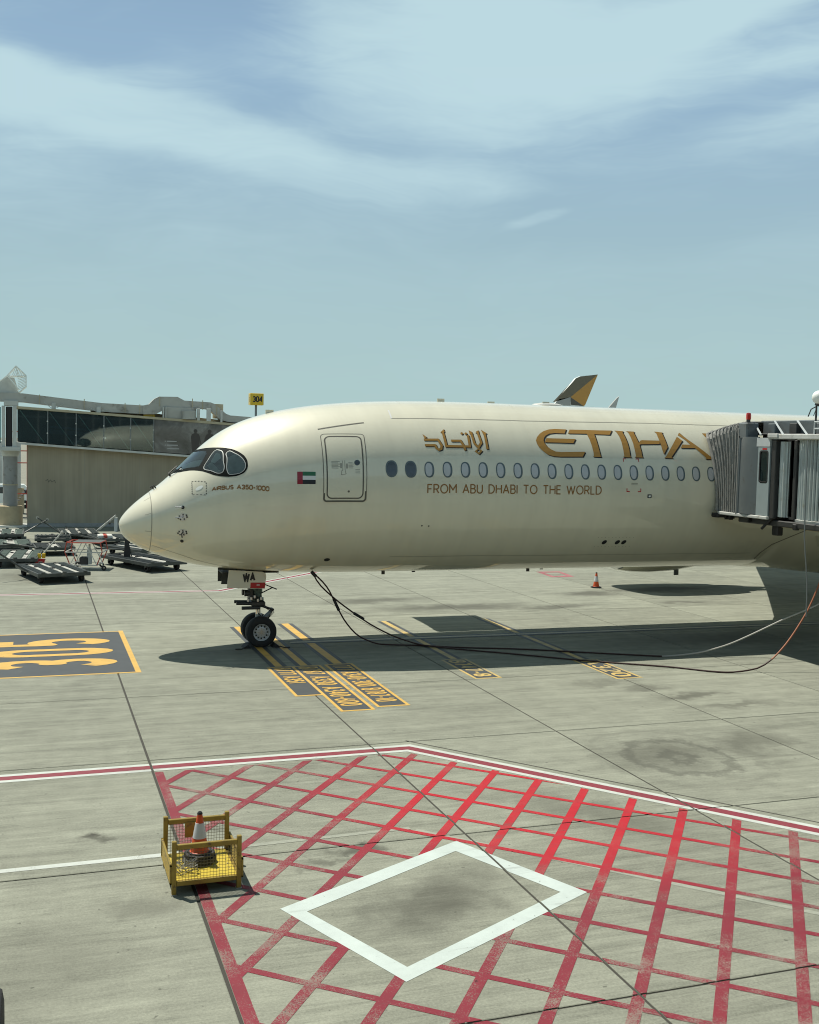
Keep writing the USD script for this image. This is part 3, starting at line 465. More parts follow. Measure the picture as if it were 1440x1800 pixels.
for text, xc, w, y1, y0, xa, xb, ytop, _, pm, lab in stops:
    st = thing('stop_line', lab, 'road marking')
    segs = [ytop]
    while segs[-1] > y1 + .3: segs.append(segs[-1] - 1.1)
    ys = [max(v, y1 + .12) for v in segs]
    for a, b in zip(ys[:-1], ys[1:]):
        if a - b > .15: paint('dash', sbox(xc - w / 2, b + .02, xc + w / 2, a), pm, st)
    for s in (-1, 1): paint('dark_edge', sbox(xc + s * (w / 2 + .085) - .07, y1 + .12, xc + s * (w / 2 + .085) + .07, ytop - .02), 'dark_paint', st)
    paint('box', sbox(xa, y0, xb, y1), 'dark_paint', st)
    paint('box_border', unary_union([sbox(xa - .09, y0 - .1, xa, y1 + .07), *([] if text.startswith('B777') else [sbox(xb, y0 - .1, xb + .09, y1 + .07)]), sbox(xa, y0 - .1, xb, y0), sbox(xa, y1, xb, y1 + .07)]), pm, st)
    h = (xb - xa) * .80
    used = (y1 - y0) * (.60 if text.startswith('B777') else .92)
    paint('type_letters', ground_text(text, xa + (xb - xa - h) / 2, y1 - .16, h, .088, 'x', .62, .20, used - .2), pm, st, .008)
cl = thing('centre_line', 'pale lead-in line with dark edges running along under the fuselage', 'road marking')
paint('line', strip((5.75, .12), (48, -.35), .18), 'pale_line_paint', cl, .009)
for s in (-1, 1): paint('dark_edge', strip((5.75, .12 + s * .19), (48, -.35 + s * .19), .17), 'dark_paint', cl, .009)
rb = Polygon([(23.6, 15.7), (24.95, 15.7), (25.3, 18.1), (23.85, 18.1)])
paint('red_box', rb.difference(affinity.scale(rb, .62, .62)), 'faint_red_paint', None, label='small faded red rectangle painted on the apron beyond the airliner', cat='road marking')

# outlines on the fuselage skin: (metres from the nose, 3 x angle from the crown towards port)
D = {'mask': [(1.71,0.519),(1.927,0.202),(2.21,0.221),(2.41,0.097),(2.51,0.393),(2.672,1.03),(2.901,1.562),(3.168,1.998),(3.411,2.342),(3.598,2.648),(3.728,2.919),(3.781,3.165),(3.778,3.334),(3.732,3.483),(3.617,3.597),(3.453,3.625),(3.248,3.577),(3.018,3.442),(2.792,3.22),(2.601,2.914),(2.44,2.608),(2.279,2.296),(2.12,1.954),(1.962,1.579),(1.833,1.201)],
     'p1': [(1.911,0.447),(2.032,0.503),(2.257,0.414),(2.41,0.46),(2.53,0.888),(2.688,1.383),(2.668,1.631),(2.54,1.931),(2.45,2.16),(2.373,2.212),(2.237,1.992),(2.079,1.631),(1.924,1.205),(1.857,0.795)],
     'p2': [(2.508,2.437),(2.644,2.155),(2.815,1.872),(2.895,1.811),(2.992,1.923),(3.069,2.094),(3.097,2.316),(3.076,2.75),(3.052,3.188),(3.011,3.248),(2.924,3.22),(2.772,3.017),(2.636,2.794),(2.516,2.562)],
     'p3': [(3.247,2.316),(3.372,2.451),(3.506,2.676),(3.637,2.943),(3.706,3.177),(3.702,3.368),(3.636,3.489),(3.516,3.545),(3.369,3.52),(3.223,3.454),(3.183,3.364),(3.161,3.019),(3.187,2.519),(3.209,2.339)],
     'radome_line': [(0.94,1.02),(0.934,2.736),(0.93,4.195),(0.934,5.361),(0.94,6.525),(0.98,8.571)],
     'keel_line': [(0.98,8.571),(0.99,7.249),(1.336,7.411),(1.854,7.647),(2.392,7.998),(3.096,8.31),(3.411,8.389),(3.51,8.265)],
     'door': [(6.291,2.782),(6.399,2.665),(7.364,2.783),(7.4,2.922),(7.37,3.495),(7.314,4.842),(7.255,4.933),(6.289,4.889),(6.226,4.79)],
     'door_outer': [(6.226,2.733),(6.35,2.574),(7.381,2.675),(7.467,2.829),(7.408,3.497),(7.357,4.906),(7.274,5.003),(6.246,4.957),(6.168,4.882),(6.119,4.72)],
     'rainline': [(6.072,2.307),(7.628,2.158)],
     'doorwin': [(7.184,3.754),(7.192,3.655)],
     'doorbits': [(6.661,3.738),(6.652,3.913),(6.853,3.768),(6.843,3.938),(6.672,4.002),(6.805,4.139),(6.761,3.628),(6.887,4.709),(6.343,3.629),(6.599,3.916),(6.883,3.77),(7.043,3.943)],
     'flag': [(5.264,3.9),(5.841,3.974),(5.832,4.391),(5.254,4.333),(5.436,4.073),(5.433,4.215)],
     'dark1': [(8.311,3.997),(8.326,3.771),(8.461,4.001)],
     'dark2': [(8.962,4.028),(8.977,3.803),(9.108,4.03)],
     'win0': [(9.598,4.047),(9.614,3.803),(9.758,4.048)],
     'winlast': [(20.402,4.064),(20.432,3.833),(20.563,4.062)],
     'E1': [(14.919,2.392),(14.478,2.389),(14.262,2.417),(14.03,2.502),(13.838,2.631),(13.695,2.782),(13.618,2.924),(13.628,3.059),(13.676,3.19),(13.798,3.34),(13.954,3.462),(14.149,3.517),(14.402,3.532),(15.281,3.514),(15.41,3.33),(14.483,3.36),(14.281,3.345),(14.117,3.267),(13.987,3.156),(13.915,3.025),(13.905,2.916),(13.955,2.802),(14.049,2.701),(14.2,2.619),(14.418,2.581),(14.805,2.586)],
     'E2': [(14.043,2.817),(15.152,2.823),(15.028,2.995),(13.939,2.986)],
     'T': [(15.058,2.4),(16.727,2.384),(16.571,2.594),(15.964,2.578),(15.965,2.828),(15.97,3.106),(15.984,3.394),(15.989,3.48),(16.019,3.514),(15.684,3.511),(15.727,3.475),(15.736,3.322),(15.731,3.112),(15.71,2.836),(15.673,2.575),(14.937,2.582)],
     'I': [(16.847,2.379),(17.18,2.4),(17.136,2.461),(17.163,2.661),(17.182,2.908),(17.182,3.184),(17.164,3.456),(17.208,3.501),(16.866,3.497),(16.928,3.456),(16.941,3.2),(16.954,2.914),(16.94,2.65),(16.897,2.463)],
     'H1': [(17.31,2.389),(17.626,2.404),(17.589,2.458),(17.615,2.708),(17.644,2.924),(17.73,2.823),(17.805,2.792),(18.547,2.794),(18.483,2.941),(17.696,2.968),(17.646,3.008),(17.652,3.253),(17.645,3.451),(17.678,3.501),(17.333,3.498),(17.395,3.456),(17.403,3.205),(17.408,2.93),(17.395,2.666),(17.367,2.453)],
     'H2': [(18.466,2.373),(18.788,2.401),(18.758,2.449),(18.769,2.745),(18.778,3.063),(18.552,3.354),(18.53,3.179),(18.529,2.899),(18.522,2.63),(18.523,2.451)],
     'A1': [(19.323,2.592),(19.481,2.772),(18.844,3.453),(18.9,3.503),(18.53,3.5),(18.613,3.447)],
     'A2': [(19.495,2.389),(19.572,2.519),(19.726,2.704),(20.529,3.45),(20.584,3.506),(20.237,3.508),(20.296,3.47),(19.911,3.074),(19.318,3.083),(19.432,2.933),(19.773,2.941),(19.607,2.72),(19.394,2.512)],
     'D1': [(20.473,2.381),(21.0,2.39),(20.993,2.537),(20.894,2.567),(20.881,2.981),(20.831,3.38),(20.859,3.501),(20.688,3.499),(20.74,3.425),(20.775,3.041),(20.76,2.685),(20.727,2.553),(20.538,2.552)],
     'ar_a': [(11.755,2.672),(11.743,3.273)],
     'ar_l': [(11.267,2.649),(11.303,3.09),(11.396,3.234)],
     'ar_l2': [(11.51,2.634),(11.556,3.073),(11.418,3.256)],
     'ar_t': [(11.134,2.775),(11.12,3.223),(10.282,3.221),(10.254,2.621)],
     'ar_h': [(10.489,3.01),(10.82,3.006),(10.892,3.176),(10.942,3.371)],
     'ar_d': [(9.536,2.974),(10.03,2.973),(10.121,3.203),(10.081,3.326),(9.99,3.356),(9.917,3.288),(9.896,3.188),(9.537,3.188)],
     'at1': [(11.671,2.529),(11.846,2.687),(11.703,2.735)],
     'at2': [(11.214,2.559),(11.337,2.7),(11.211,2.73)],
     'at3': [(11.56,2.55),(11.565,2.65),(11.429,2.689)],
     'at4': [(10.326,2.529),(10.327,2.656),(10.167,2.684)],
     'at5': [(9.524,2.747),(9.651,2.875),(9.569,2.933)],
     'ad1': [(10.878,2.692),(10.94,2.647),(10.976,2.717),(10.913,2.77)],
     'ad2': [(11.025,2.698),(11.087,2.653),(11.125,2.714),(11.059,2.776)],
     'ad3': [(11.431,3.272),(11.55,3.384),(11.408,3.52),(11.262,3.404)],
     'ad3i': [(11.41,3.333),(11.472,3.385),(11.404,3.446),(11.337,3.395)],
     'abu': [(9.539,4.841),(14.425,4.843),(9.532,4.524)],
     'abu_end': [(15.92,4.843),(15.925,4.565)],
     'airbus': [(2.693,3.952),(4.379,4.48),(2.704,3.765)],
     'dash': [(2.126,2.864),(2.534,3.359),(2.525,4.059),(2.114,3.736),(2.327,3.523)],
     'probes': [(1.835,4.335),(1.837,4.959),(1.846,5.893),(1.848,6.452)],
     'ports': [(16.461,6.682),(16.989,6.687),(17.245,6.689),(16.102,6.464),(17.433,6.474),(17.595,6.888),(16.266,6.911)],
     'smallwin': [(17.757,4.813),(17.926,4.812),(17.936,4.939),(17.767,4.94)],
     'red_marks': [(16.957,3.584),(17.475,3.574),(16.957,4.74),(17.486,4.735)],
     'crown_line': [(8.615,1.987),(10.727,2.021),(13.554,2.009),(18.433,1.905)],
     'notch': [(8.64,1.45),(8.615,1.987)],
     'seam': [(8.627,7.311),(12.245,7.344),(16.617,7.374)],
     'belly_bits': [(9.451,5.94),(9.691,5.957)],
     'stat': [(6.516,7.428)],
     'fairing_line': [(23.445,7.821),(23.431,7.341),(23.65,6.878),(24.286,6.489),(24.913,6.171)],
     }

# ------------------------------------------------------------------ the airliner
def surf(sa, eps=0.0):
    """Points (s, a) of the skin, pushed out by eps."""
    sa = np.atleast_2d(np.asarray(sa, float)); s, p = sa[:, 0], sa[:, 1] / 3
    P0 = fus(s, p)
    if eps == 0: return P0
    d = 1e-3; s1 = np.maximum(s, 2e-3)
    ds = fus(s1 + d, p) - fus(s1 - d, p); dp = fus(s, p + d) - fus(s, p - d)
    n = np.cross(dp, ds); n /= np.maximum(np.linalg.norm(n, axis=1, keepdims=True), 1e-12)
    out = np.stack([np.zeros_like(s), -np.sin(p), np.cos(p)], 1)
    n *= np.where((n * out).sum(1, keepdims=True) < 0, -1, 1)
    return P0 + eps * n
def skin(g, eps, cell=.16):
    """A shape in (s, a) laid on the skin as a thin sheet."""
    V, Fc, o = [], [], 0
    for p in polys(g):
        x0, y0, x1, y1 = p.bounds
        xs = np.linspace(x0, x1, max(2, int((x1 - x0) / cell) + 2)); ys = np.linspace(y0, y1, max(2, int((y1 - y0) / cell) + 2))
        shapely.prepare(p)
        for i in range(len(xs) - 1):
            for j in range(len(ys) - 1):
                c = sbox(xs[i], ys[j], xs[i + 1], ys[j + 1])
                if not p.intersects(c): continue
                for q in polys(p.intersection(c)):
                    v, f = trimesh.creation.triangulate_polygon(q, engine='earcut'); v = np.asarray(v); f = np.asarray(f)
                    if not len(f): continue
                    V.append(v); Fc.append(f + o); o += len(v)
    V = np.vstack(V); Fc = np.vstack(Fc); W = surf(V, eps)
    m = trimesh.Trimesh(W, Fc, process=False)
    # face outwards
    n = np.cross(W[Fc[:, 1]] - W[Fc[:, 0]], W[Fc[:, 2]] - W[Fc[:, 0]]); c = W[Fc].mean(1) - np.stack([W[Fc][:, :, 0].mean(1), 0 * Fc[:, 0], ZC(W[Fc][:, :, 0].mean(1))], 1)
    bad = (n * c).sum(1) < 0; Fc[bad] = Fc[bad][:, ::-1]
    m = trimesh.Trimesh(W, Fc, process=False); m.merge_vertices(digits_vertex=4); return m
def line_on_skin(pts, w, eps=.004): return skin(LineString(pts).buffer(w / 2, cap_style='flat', join_style='round'), eps, .22)
def smooth_ring(pts, n=90):
    """A closed smooth curve through outline points."""
    p = np.asarray(pts + [pts[0]], float); t = np.r_[0, np.cumsum(np.hypot(*np.diff(p, axis=0).T))]
    c = CubicSpline(t, p, bc_type='periodic'); return Polygon(c(np.linspace(0, t[-1], n, endpoint=False))).buffer(0)
def rounded(pts, r): return Polygon(pts).buffer(-r, join_style='mitre').buffer(r, quad_segs=8)
PL = thing('airliner', 'large pearl beige twin-engine airliner with gold lettering parked nose to the left', 'airliner')
# skin: nose, barrel and tail cone
st_ = np.r_[13.0 * np.linspace(0, 1, 100)[1:] ** 2, np.arange(13.6, 50, .8), np.linspace(50, 73.5, 40)]
ph = np.linspace(0, 2 * np.pi, 129)[:-1]
rings = []
for s in st_:
    P_ = fus(np.full(128, min(s, 50)), np.where(ph <= np.pi, ph, ph)); P_[:, 0] = s
    if s > 50:
        t = (s - 50) / 23.5; k = max(1 - t ** 1.7, .03); zc0 = 5.467 + 1.9 * t ** 1.6; P_[:, 1] *= k; P_[:, 2] = zc0 + (P_[:, 2] - 5.467) * k
    rings.append(P_)
Vf = np.vstack(rings + [[[0, 0, 4.13]], [[73.5, 0, 7.4]]]); nr = len(st_); Ff = []
for i in range(nr - 1):
    a = i * 128 + np.arange(128); b = i * 128 + (np.arange(128) + 1) % 128
    Ff += [np.stack([a, b, b + 128], 1), np.stack([a, b + 128, a + 128], 1)]
a = np.arange(128); b = (a + 1) % 128
Ff += [np.stack([np.full(128, nr * 128), b, a], 1), np.stack([np.full(128, nr * 128 + 1), (nr - 1) * 128 + a, (nr - 1) * 128 + b], 1)]
Ff = np.vstack(Ff)
fm = trimesh.Trimesh(Vf, Ff, process=False)
tri = fm.triangles; nn_ = np.cross(tri[:, 1] - tri[:, 0], tri[:, 2] - tri[:, 0]); cc = tri.mean(1) - np.stack([tri.mean(1)[:, 0], 0 * nn_[:, 0], np.full(len(nn_), 5.4)], 1)
if ((nn_ * cc).sum(1) < 0).mean() > .5: fm = trimesh.Trimesh(Vf, Ff[:, ::-1], process=False)
obj('fuselage', fm, 'pearl_paint', PL, smooth=True)
# panel joints
def seam(name, pts, w, m_='soft_seam'): return obj(name, line_on_skin(pts, w), m_, PL)
obj('radome_joint', skin(unary_union([LineString([(.935, .02 if a == 0 else a), (.935, b)]).buffer(.010) for a, b in ((0, 9.40),)]), .004), 'soft_seam', PL)
seam('nose_panel_joint', D['keel_line'][1:-1], .022, 'seam')
for a in (1.75, 3.95, 5.75): obj('radome_latch', line_on_skin([(.74, a - .05), (.92, a)], .03), 'seam', PL)
seam('crown_joint', D['crown_line'] + [(45, 1.9)], .03); seam('crown_joint', D['notch'], .05, 'flag_white')
seam('belly_joint', D['seam'] + [(23, 7.38)], .02); seam('rain_gutter', D['rainline'], .055, 'door_edge')
for s in (9.25, 13.4, 17.6, 22.0): obj('skin_joint', line_on_skin([(s, .3), (s, 8.9)], .012, .003), 'pearl_paint_flat', PL)
# flight deck glazing: black mask over the windows, mirrored to starboard
ring = smooth_ring(D['mask'][1:-1][4:] + [], 120) if False else None
front = [(1.70, 0.0), (1.71, .52)] ; rear = [(s, a) for s, a in D['mask'][4:]]
mk = [(2.47, 0.0), (2.51, .393)] + rear[1:] + [(1.75, .8), (1.71, .52), (1.70, 0.0)]
cs = np.asarray(mk); t = np.r_[0, np.cumsum(np.hypot(*np.diff(cs, axis=0).T))]
mk_s = PchipInterpolator(t, cs)(np.linspace(0, t[-1], 140))
mask = Polygon(mk_s).buffer(0)
mm = skin(mask, .004, .07); mk_p = obj('window_mask', cat_([mm, mirror_y(mm)]), 'window_black', PL, smooth=True)
def pane(pts, rim, inset=0):
    g = smooth_ring(pts, 70)
    if rim: obj('pane_rim', cat_([skin(g.buffer(.012).difference(g.buffer(-.010)), .008, .08)]), 'pane_rim', mk_p)
    m = skin(g.buffer(-.012), .0065, .07)
    return m
ws = [(1.79, .0), (1.80, .45), (1.87, .80), (1.925, 1.205), (2.08, 1.63), (2.237, 1.99), (2.36, 2.19), (2.45, 2.14), (2.54, 1.93), (2.665, 1.62), (2.68, 1.38), (2.53, .888), (2.43, .46), (2.40, 0.0)]
wsm = skin(Polygon(ws).buffer(-.04).buffer(.02), .0065, .07)
obj('windscreen', wsm, 'cockpit_glass', mk_p, smooth=True); obj('windscreen', mirror_y(wsm), 'cockpit_glass', mk_p, smooth=True)
for pts in (D['p2'], D['p3']):
    m = pane(pts, True); obj('side_window', m, 'cockpit_glass', mk_p, smooth=True); obj('side_window', mirror_y(m), 'cockpit_glass', mk_p, smooth=True)
for pts in (ws, D['p2'], D['p3']):
    g_ = Polygon(ws).buffer(-.05) if pts is ws else smooth_ring(pts, 60).buffer(-.015)
    m = skin(g_, .0047, .07); obj('cockpit_shade', m, 'cockpit_shade', mk_p); obj('cockpit_shade', mirror_y(m), 'cockpit_shade', mk_p)
# what shows behind the panes: pale sun blinds and coaming just inside
obj('sun_blind', skin(Polygon([(2.70, 2.35), (2.90, 1.98), (3.03, 2.2), (3.04, 2.5), (2.80, 2.62)]).buffer(-.02), .0058, .07), 'sun_blind', mk_p)
obj('coaming', skin(Polygon([(1.86, .30), (1.98, .70), (2.10, 1.05), (2.50, 1.85), (2.38, 2.10), (2.24, 1.92), (1.93, 1.17), (1.84, .7)]), .0052, .07), 'sun_blind', mk_p)
obj('cabin_wall', skin(smooth_ring(D['p3'], 50).buffer(-.02).intersection(sbox(3, 2.62, 4, 4)), .0055, .07), 'cockpit_inner', mk_p)
obj('cabin_wall', skin(Polygon([(2.60, 2.45), (2.74, 2.40), (2.92, 3.05), (2.98, 3.15), (2.85, 3.1), (2.68, 2.8)]), .0055, .07), 'cockpit_inner', mk_p)
# wipers and small nose fittings
wp = surf([(1.62, .55), (1.72, .75), (1.95, 1.05)], .05)
obj('wiper', cat_([tube(wp, .018, 6), cyl(surf([(1.60, .5)], 0)[0], surf([(1.60, .5)], .09)[0], .03, 8)]), 'black_letter', PL)
obj('wiper', mirror_y(cat_([tube(wp, .018, 6)])), 'black_letter', PL)
for s, a in ((1.08, .25), (1.14, .5)): obj('icing_probe', cat_([cyl(surf([(s, a)], 0)[0], surf([(s, a)], .1)[0], .022, 8), cyl(surf([(s, a)], .10)[0], surf([(s - .05, a)], .10)[0], .02, 8)]), 'black_letter', PL)
for s, a, hgt in ((4.85, .1, .10), (11.0, .05, .10), (13.0, -.1, .06), (15.1, .1, .12)):
    b = surf([(s, a)], 0)[0]
    obj('antenna_blade', prism(Polygon([(b[0] - .12, b[1] - .02), (b[0] + .15, b[1] - .02), (b[0] + .15, b[1] + .02), (b[0] - .12, b[1] + .02)]), b[2] - .05, b[2] + hgt * (.5 if hgt > .2 else 1)), 'pearl_paint_flat', PL)
sat = trimesh.creation.icosphere(3, 1.0); sat.apply_scale([.62, .4, .11]); sat.apply_translation([15.27, .1, 8.46]); obj('antenna_fairing', sat, 'frame_white', PL, smooth=True)
for i, (s, a) in enumerate(D['probes']):
    c0, c1, c2 = surf([(s, a)], 0)[0], surf([(s, a)], .012)[0], surf([(s, a)], .10)[0]
    pr_ = obj('air_data_probe', cyl(c0, c1, .055 if i in (0, 3) else .12, 20), 'black_letter' if i in (0, 3) else 'probe_metal', PL)
    if i < 3: obj('probe_tube', cat_([cyl(c1, c2, .022, 8), cyl(c2, c2 + np.array([-.20 if i < 2 else .02, 0, -.0 if i < 2 else -.12]), .02, 8)]), 'probe_metal' if i < 2 else 'dark_metal', pr_)
    if i in (1, 2):
        obj('probe_marking', cat_([cyl(surf([(s + .13 * math.cos(k), a + .13 * math.sin(k))], .0)[0], surf([(s + .13 * math.cos(k), a + .13 * math.sin(k))], .016)[0], .028, 8) for k in np.arange(7) * 2 * np.pi / 7 + .3]), 'dark_metal', pr_)
# dashed frame round the white inspection light
c = D['dash']; q = Polygon(c[:4]); per = q.exterior; dashes = []
for k in range(20):
    t0 = per.length * k / 20; dashes.append(LineString([per.interpolate(t0 + per.length / 40 * f) for f in (0, .5, 1)]).buffer(.014, cap_style='flat'))
obj('dashed_marking', skin(unary_union(dashes), .004), 'seam', PL); obj('ice_light', skin(Point(c[4]).buffer(.11), .005), 'lamp_white', PL)
# lettering
def place(g, L_, p0, p1, hv):
    """Lettering from local (x along, y up) to the skin: p0 baseline start, p1 baseline end, hv the vector of the capitals' height."""
    ex = np.subtract(p1, p0) / L_
    return affinity.affine_transform(g, [ex[0], hv[0], ex[1], hv[1], p0[0], p0[1]])
g, L_ = letters('FROM ABU DHABI TO THE WORLD', 1.0, .125, .92, .20)
obj('route_lettering', skin(place(g, L_, (9.54, 4.842), (15.92, 4.842), (-.004, -.318)), .0045, .25), 'bronze_letter', PL)
g, L_ = letters('AIRBUS A350-1000', 1.0, .24, 1.55, .26)
obj('type_lettering', skin(place(g, L_, (2.69, 3.955), (4.38, 4.48), (.012, -.195)), .0045, .2), 'bronze_letter', PL)
etihad = [Polygon(D[k]).buffer(0) for k in ('E1', 'E2', 'T', 'I', 'H1', 'H2', 'A1', 'A2', 'D1')]
def letter_pair(name, shapes, off):
    for g in shapes:
        p = obj(name, skin(g, .0065, .2), 'gold_letter', PL)
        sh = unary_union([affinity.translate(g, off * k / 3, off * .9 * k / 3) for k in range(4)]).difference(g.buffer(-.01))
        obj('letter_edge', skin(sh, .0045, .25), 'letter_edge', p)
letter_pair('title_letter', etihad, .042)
wd = .082
ara = [unary_union([LineString(D['ar_a']).buffer(wd / 2, cap_style='square', join_style='mitre'), Polygon(D['at1'])]),
       unary_union([LineString(D['ar_l']).buffer(wd / 2, join_style='mitre'), LineString(D['ar_l2']).buffer(wd / 2, join_style='mitre'), Polygon(D['at2']), Polygon(D['at3']), Polygon(D['ad3'])]).difference(Polygon(D['ad3i'])),
       unary_union([LineString(D['ar_t']).buffer(wd / 2, cap_style='flat', join_style='mitre'), LineString(D['ar_h']).buffer(wd / 2, cap_style='flat', join_style='mitre'), Polygon(D['at4'])]),
       Polygon(D['ad1']), Polygon(D['ad2']), unary_union([LineString(D['ar_d']).buffer(wd / 2, cap_style='flat', join_style='round'), Polygon(D['at5'])])]
letter_pair('arabic_letter', ara, .034)
# flag
f0, f1, f2, f3, f4, f5 = D['flag']
def quad(p): return Polygon(p)
lerp = lambda p, q_, t: (p[0] + (q_[0] - p[0]) * t, p[1] + (q_[1] - p[1]) * t)
fl = obj('flag', skin(quad([f0, lerp(f0, f1, .30), lerp(f3, f2, .30), f3]), .0045), 'flag_red', PL)
for k, m_ in enumerate(('flag_green', 'flag_white', 'flag_black')):
    ta, tb = k / 3, (k + 1) / 3
    obj('flag_stripe', skin(quad([lerp(lerp(f0, f1, .30), lerp(f3, f2, .30), ta), lerp(f1, f2, ta), lerp(f1, f2, tb), lerp(lerp(f0, f1, .30), lerp(f3, f2, .30), tb)]), .0045), m_, fl)
# cabin door 1
dp = Polygon([(6.225, 2.68), (7.400, 2.80), (7.345, 4.95), (6.20, 4.90)]); dr = dp.buffer(-.16).buffer(.16)
do_ = dp.buffer(.115, join_style='round')
door = obj('cabin_door', skin(dr, .008, .16), 'pearl_paint_flat', PL, smooth=True)
obj('door_seal', skin(dr.buffer(.022).difference(dr.buffer(-.018)), .0095, .2), 'door_edge', door)
obj('door_surround', skin(do_.difference(dr.buffer(.03)), .006, .2), 'pearl_paint_flat', door, smooth=True)
obj('door_outline', skin(do_.buffer(.012).difference(do_.buffer(-.010)), .008, .2), 'door_edge', door)
obj('door_sill', skin(do_.buffer(.012).difference(do_.buffer(-.045)).intersection(sbox(6, 4.72, 8, 5.3)), .0105, .2), 'door_edge', door)
obj('door_window', skin(Point(D['doorwin'][0]).buffer(.095), .0125), 'window_ring', door); obj('door_pane', skin(Point(D['doorwin'][0]).buffer(.075), .0145), 'window_dark', door)
for k in (0, 2):
    p, q_ = D['doorbits'][k], D['doorbits'][k + 1]; obj('door_handle', line_on_skin([p, q_], .028, .012), 'black_letter', door)
p, q_ = D['doorbits'][4], D['doorbits'][5]; cxm = (p[0] + q_[0]) / 2
obj('handle_recess', skin(LineString([(cxm - .02, 3.66), (cxm - .03, 3.98), (p[0], p[1]), (q_[0] - .15, q_[1]), (cxm + .07, 4.12), (cxm + .04, 3.98), (cxm + .05, 3.66)]).buffer(.006), .012), 'seam', door)
obj('door_placard', skin(unary_union([LineString([(6.36, 3.66 + .045 * k), (6.62 - .06 * (k % 2), 3.68 + .045 * k)]).buffer(.008) for k in range(6)] + [LineString([(6.90, 3.74 + .045 * k), (7.03 + .02 * (k % 2), 3.75 + .045 * k)]).buffer(.007) for k in range(5)] + [LineString([(7.12, 3.98 + .06 * k), (7.26, 3.99 + .06 * k)]).buffer(.008) for k in range(3)]), .012), 'soft_seam', door)
obj('door_vent', skin(Point(D['doorbits'][7]).buffer(.035), .012), 'seam', door)
# cabin windows
def oval(s, a, rx, ra):
    return Polygon([(s + rx * math.copysign(abs(math.cos(t)) ** .85, math.cos(t)), a + ra * math.copysign(abs(math.sin(t)) ** .85, math.sin(t))) for t in np.arange(40) * 2 * np.pi / 40])
def cabin_window(s, a, dark):
    if dark:
        w = obj('cabin_window', skin(oval(s, a, .20, .285), .0045, .14), 'window_ring', PL, label='dark unshaded cabin window')
        obj('window_pane', skin(oval(s, a, .155, .235), .0065, .14), 'window_dark', w)
        return
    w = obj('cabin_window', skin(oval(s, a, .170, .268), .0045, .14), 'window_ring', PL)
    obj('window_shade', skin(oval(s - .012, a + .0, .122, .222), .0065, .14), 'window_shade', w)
    obj('window_lip', skin(oval(s + .012, a, .128, .226).difference(oval(s - .018, a, .122, .222)), .0078, .14), 'window_ring', w)  # dark crescent painted on as shading inside the window recess
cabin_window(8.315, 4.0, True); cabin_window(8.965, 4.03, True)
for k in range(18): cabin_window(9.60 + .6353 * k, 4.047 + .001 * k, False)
# ground service panel marks, ports and small fittings on the side
obj('alignment_mark', skin(unary_union([LineString([(16.86, 3.66), (16.86, 3.56), (16.96, 3.56)]).buffer(.014), LineString([(17.37, 3.56), (17.47, 3.56), (17.47, 3.66)]).buffer(.014)]), .005), 'placard_red', PL)
obj('alignment_mark', skin(unary_union([LineString([(16.93, 4.62), (16.93, 4.72), (17.03, 4.72)]).buffer(.016), LineString([(17.38, 4.72), (17.48, 4.72), (17.48, 4.62)]).buffer(.016)]), .005), 'placard_red', PL)
obj('service_placard', skin(unary_union([sbox(17.1, 4.42, 17.36, 4.436), sbox(17.1, 4.48, 17.36, 4.49)]), .005), 'seam', PL)
p = obj('inspection_window', skin(sbox(17.76, 4.81, 17.93, 4.94), .0055), 'window_dark', PL); obj('inspection_lamp', skin(sbox(17.81, 4.85, 17.89, 4.91), .008), 'lamp_white', p)
for s, a in D['ports'][:3]: obj('outflow_port', skin(affinity.rotate(affinity.scale(Point(s, a).buffer(.085), 1, 1.25), 30), .005), 'black_letter', PL)
dots = []
for i in range(11):
    for j in (0, 1): dots.append(Point(16.15 + .14 * i, 6.47 + .42 * j).buffer(.012))
obj('port_marking', skin(unary_union(dots), .005, 5), 'seam', PL)
obj('pressure_port', skin(unary_union([Point(*p_).buffer(.028) for p_ in D['belly_bits']]), .005, .5), 'black_letter', PL)
obj('drain_port', skin(Point(6.516, 7.45).buffer(.1), .006), 'black_letter', PL)
for s, y in ((8.9, -.4), (10.2, .1), (14.5, -.3), (15.3, .2)): obj('drain_mast', bx(s - .06, s + .06, y - .015, y + .015, 2.38, 2.50), 'dark_metal', PL)
# belly fairing in front of the wing
xs = np.linspace(23.35, 46, 60); V, Fc = [], []; K = 40
for i, s in enumerate(xs):
    pe = np.interp(s, [23.35, 23.45, 23.65, 24.3, 24.9, 27, 30, 42, 46], [2.95, 2.5, 2.29, 2.163, 2.057, 1.85, 1.75, 1.8, 2.9])
    off = np.interp(s, [23.35, 23.8, 25, 26.5, 28, 31, 40, 46], [.004, .035, .10, .27, .42, .60, .60, .004])
    pp = np.linspace(pe, 2 * np.pi - pe, K); P_ = fus(np.full(K, min(s, 20.)), pp); P_[:, 0] = s
    e = np.minimum(1, np.minimum(pp - pe, 2 * np.pi - pe - pp) / .55); e = .02 + .98 * (1 - (1 - e) ** 2)
    n = np.stack([0 * pp, -np.sin(pp), np.cos(pp)], 1); V.append(P_ + n * (off * e)[:, None])
V = np.vstack(V)
for i in range(len(xs) - 1):
    for j in range(K - 1):
        a = i * K + j; Fc += [(a, a + 1, a + K + 1), (a, a + K + 1, a + K)]
m = trimesh.Trimesh(V, Fc, process=False); n = m.face_normals[20 * 2 * (K - 1) + K]
if n[2] > 0: m = trimesh.Trimesh(V, np.array(Fc)[:, ::-1], process=False)
obj('belly_fairing', m, 'pearl_paint', PL, smooth=True)
lip = surf(D['fairing_line'] + [(25.6, 5.85), (27, 5.6)], .012)
obj('fairing_edge', tube(lip, .014, 6), 'seam', PL)
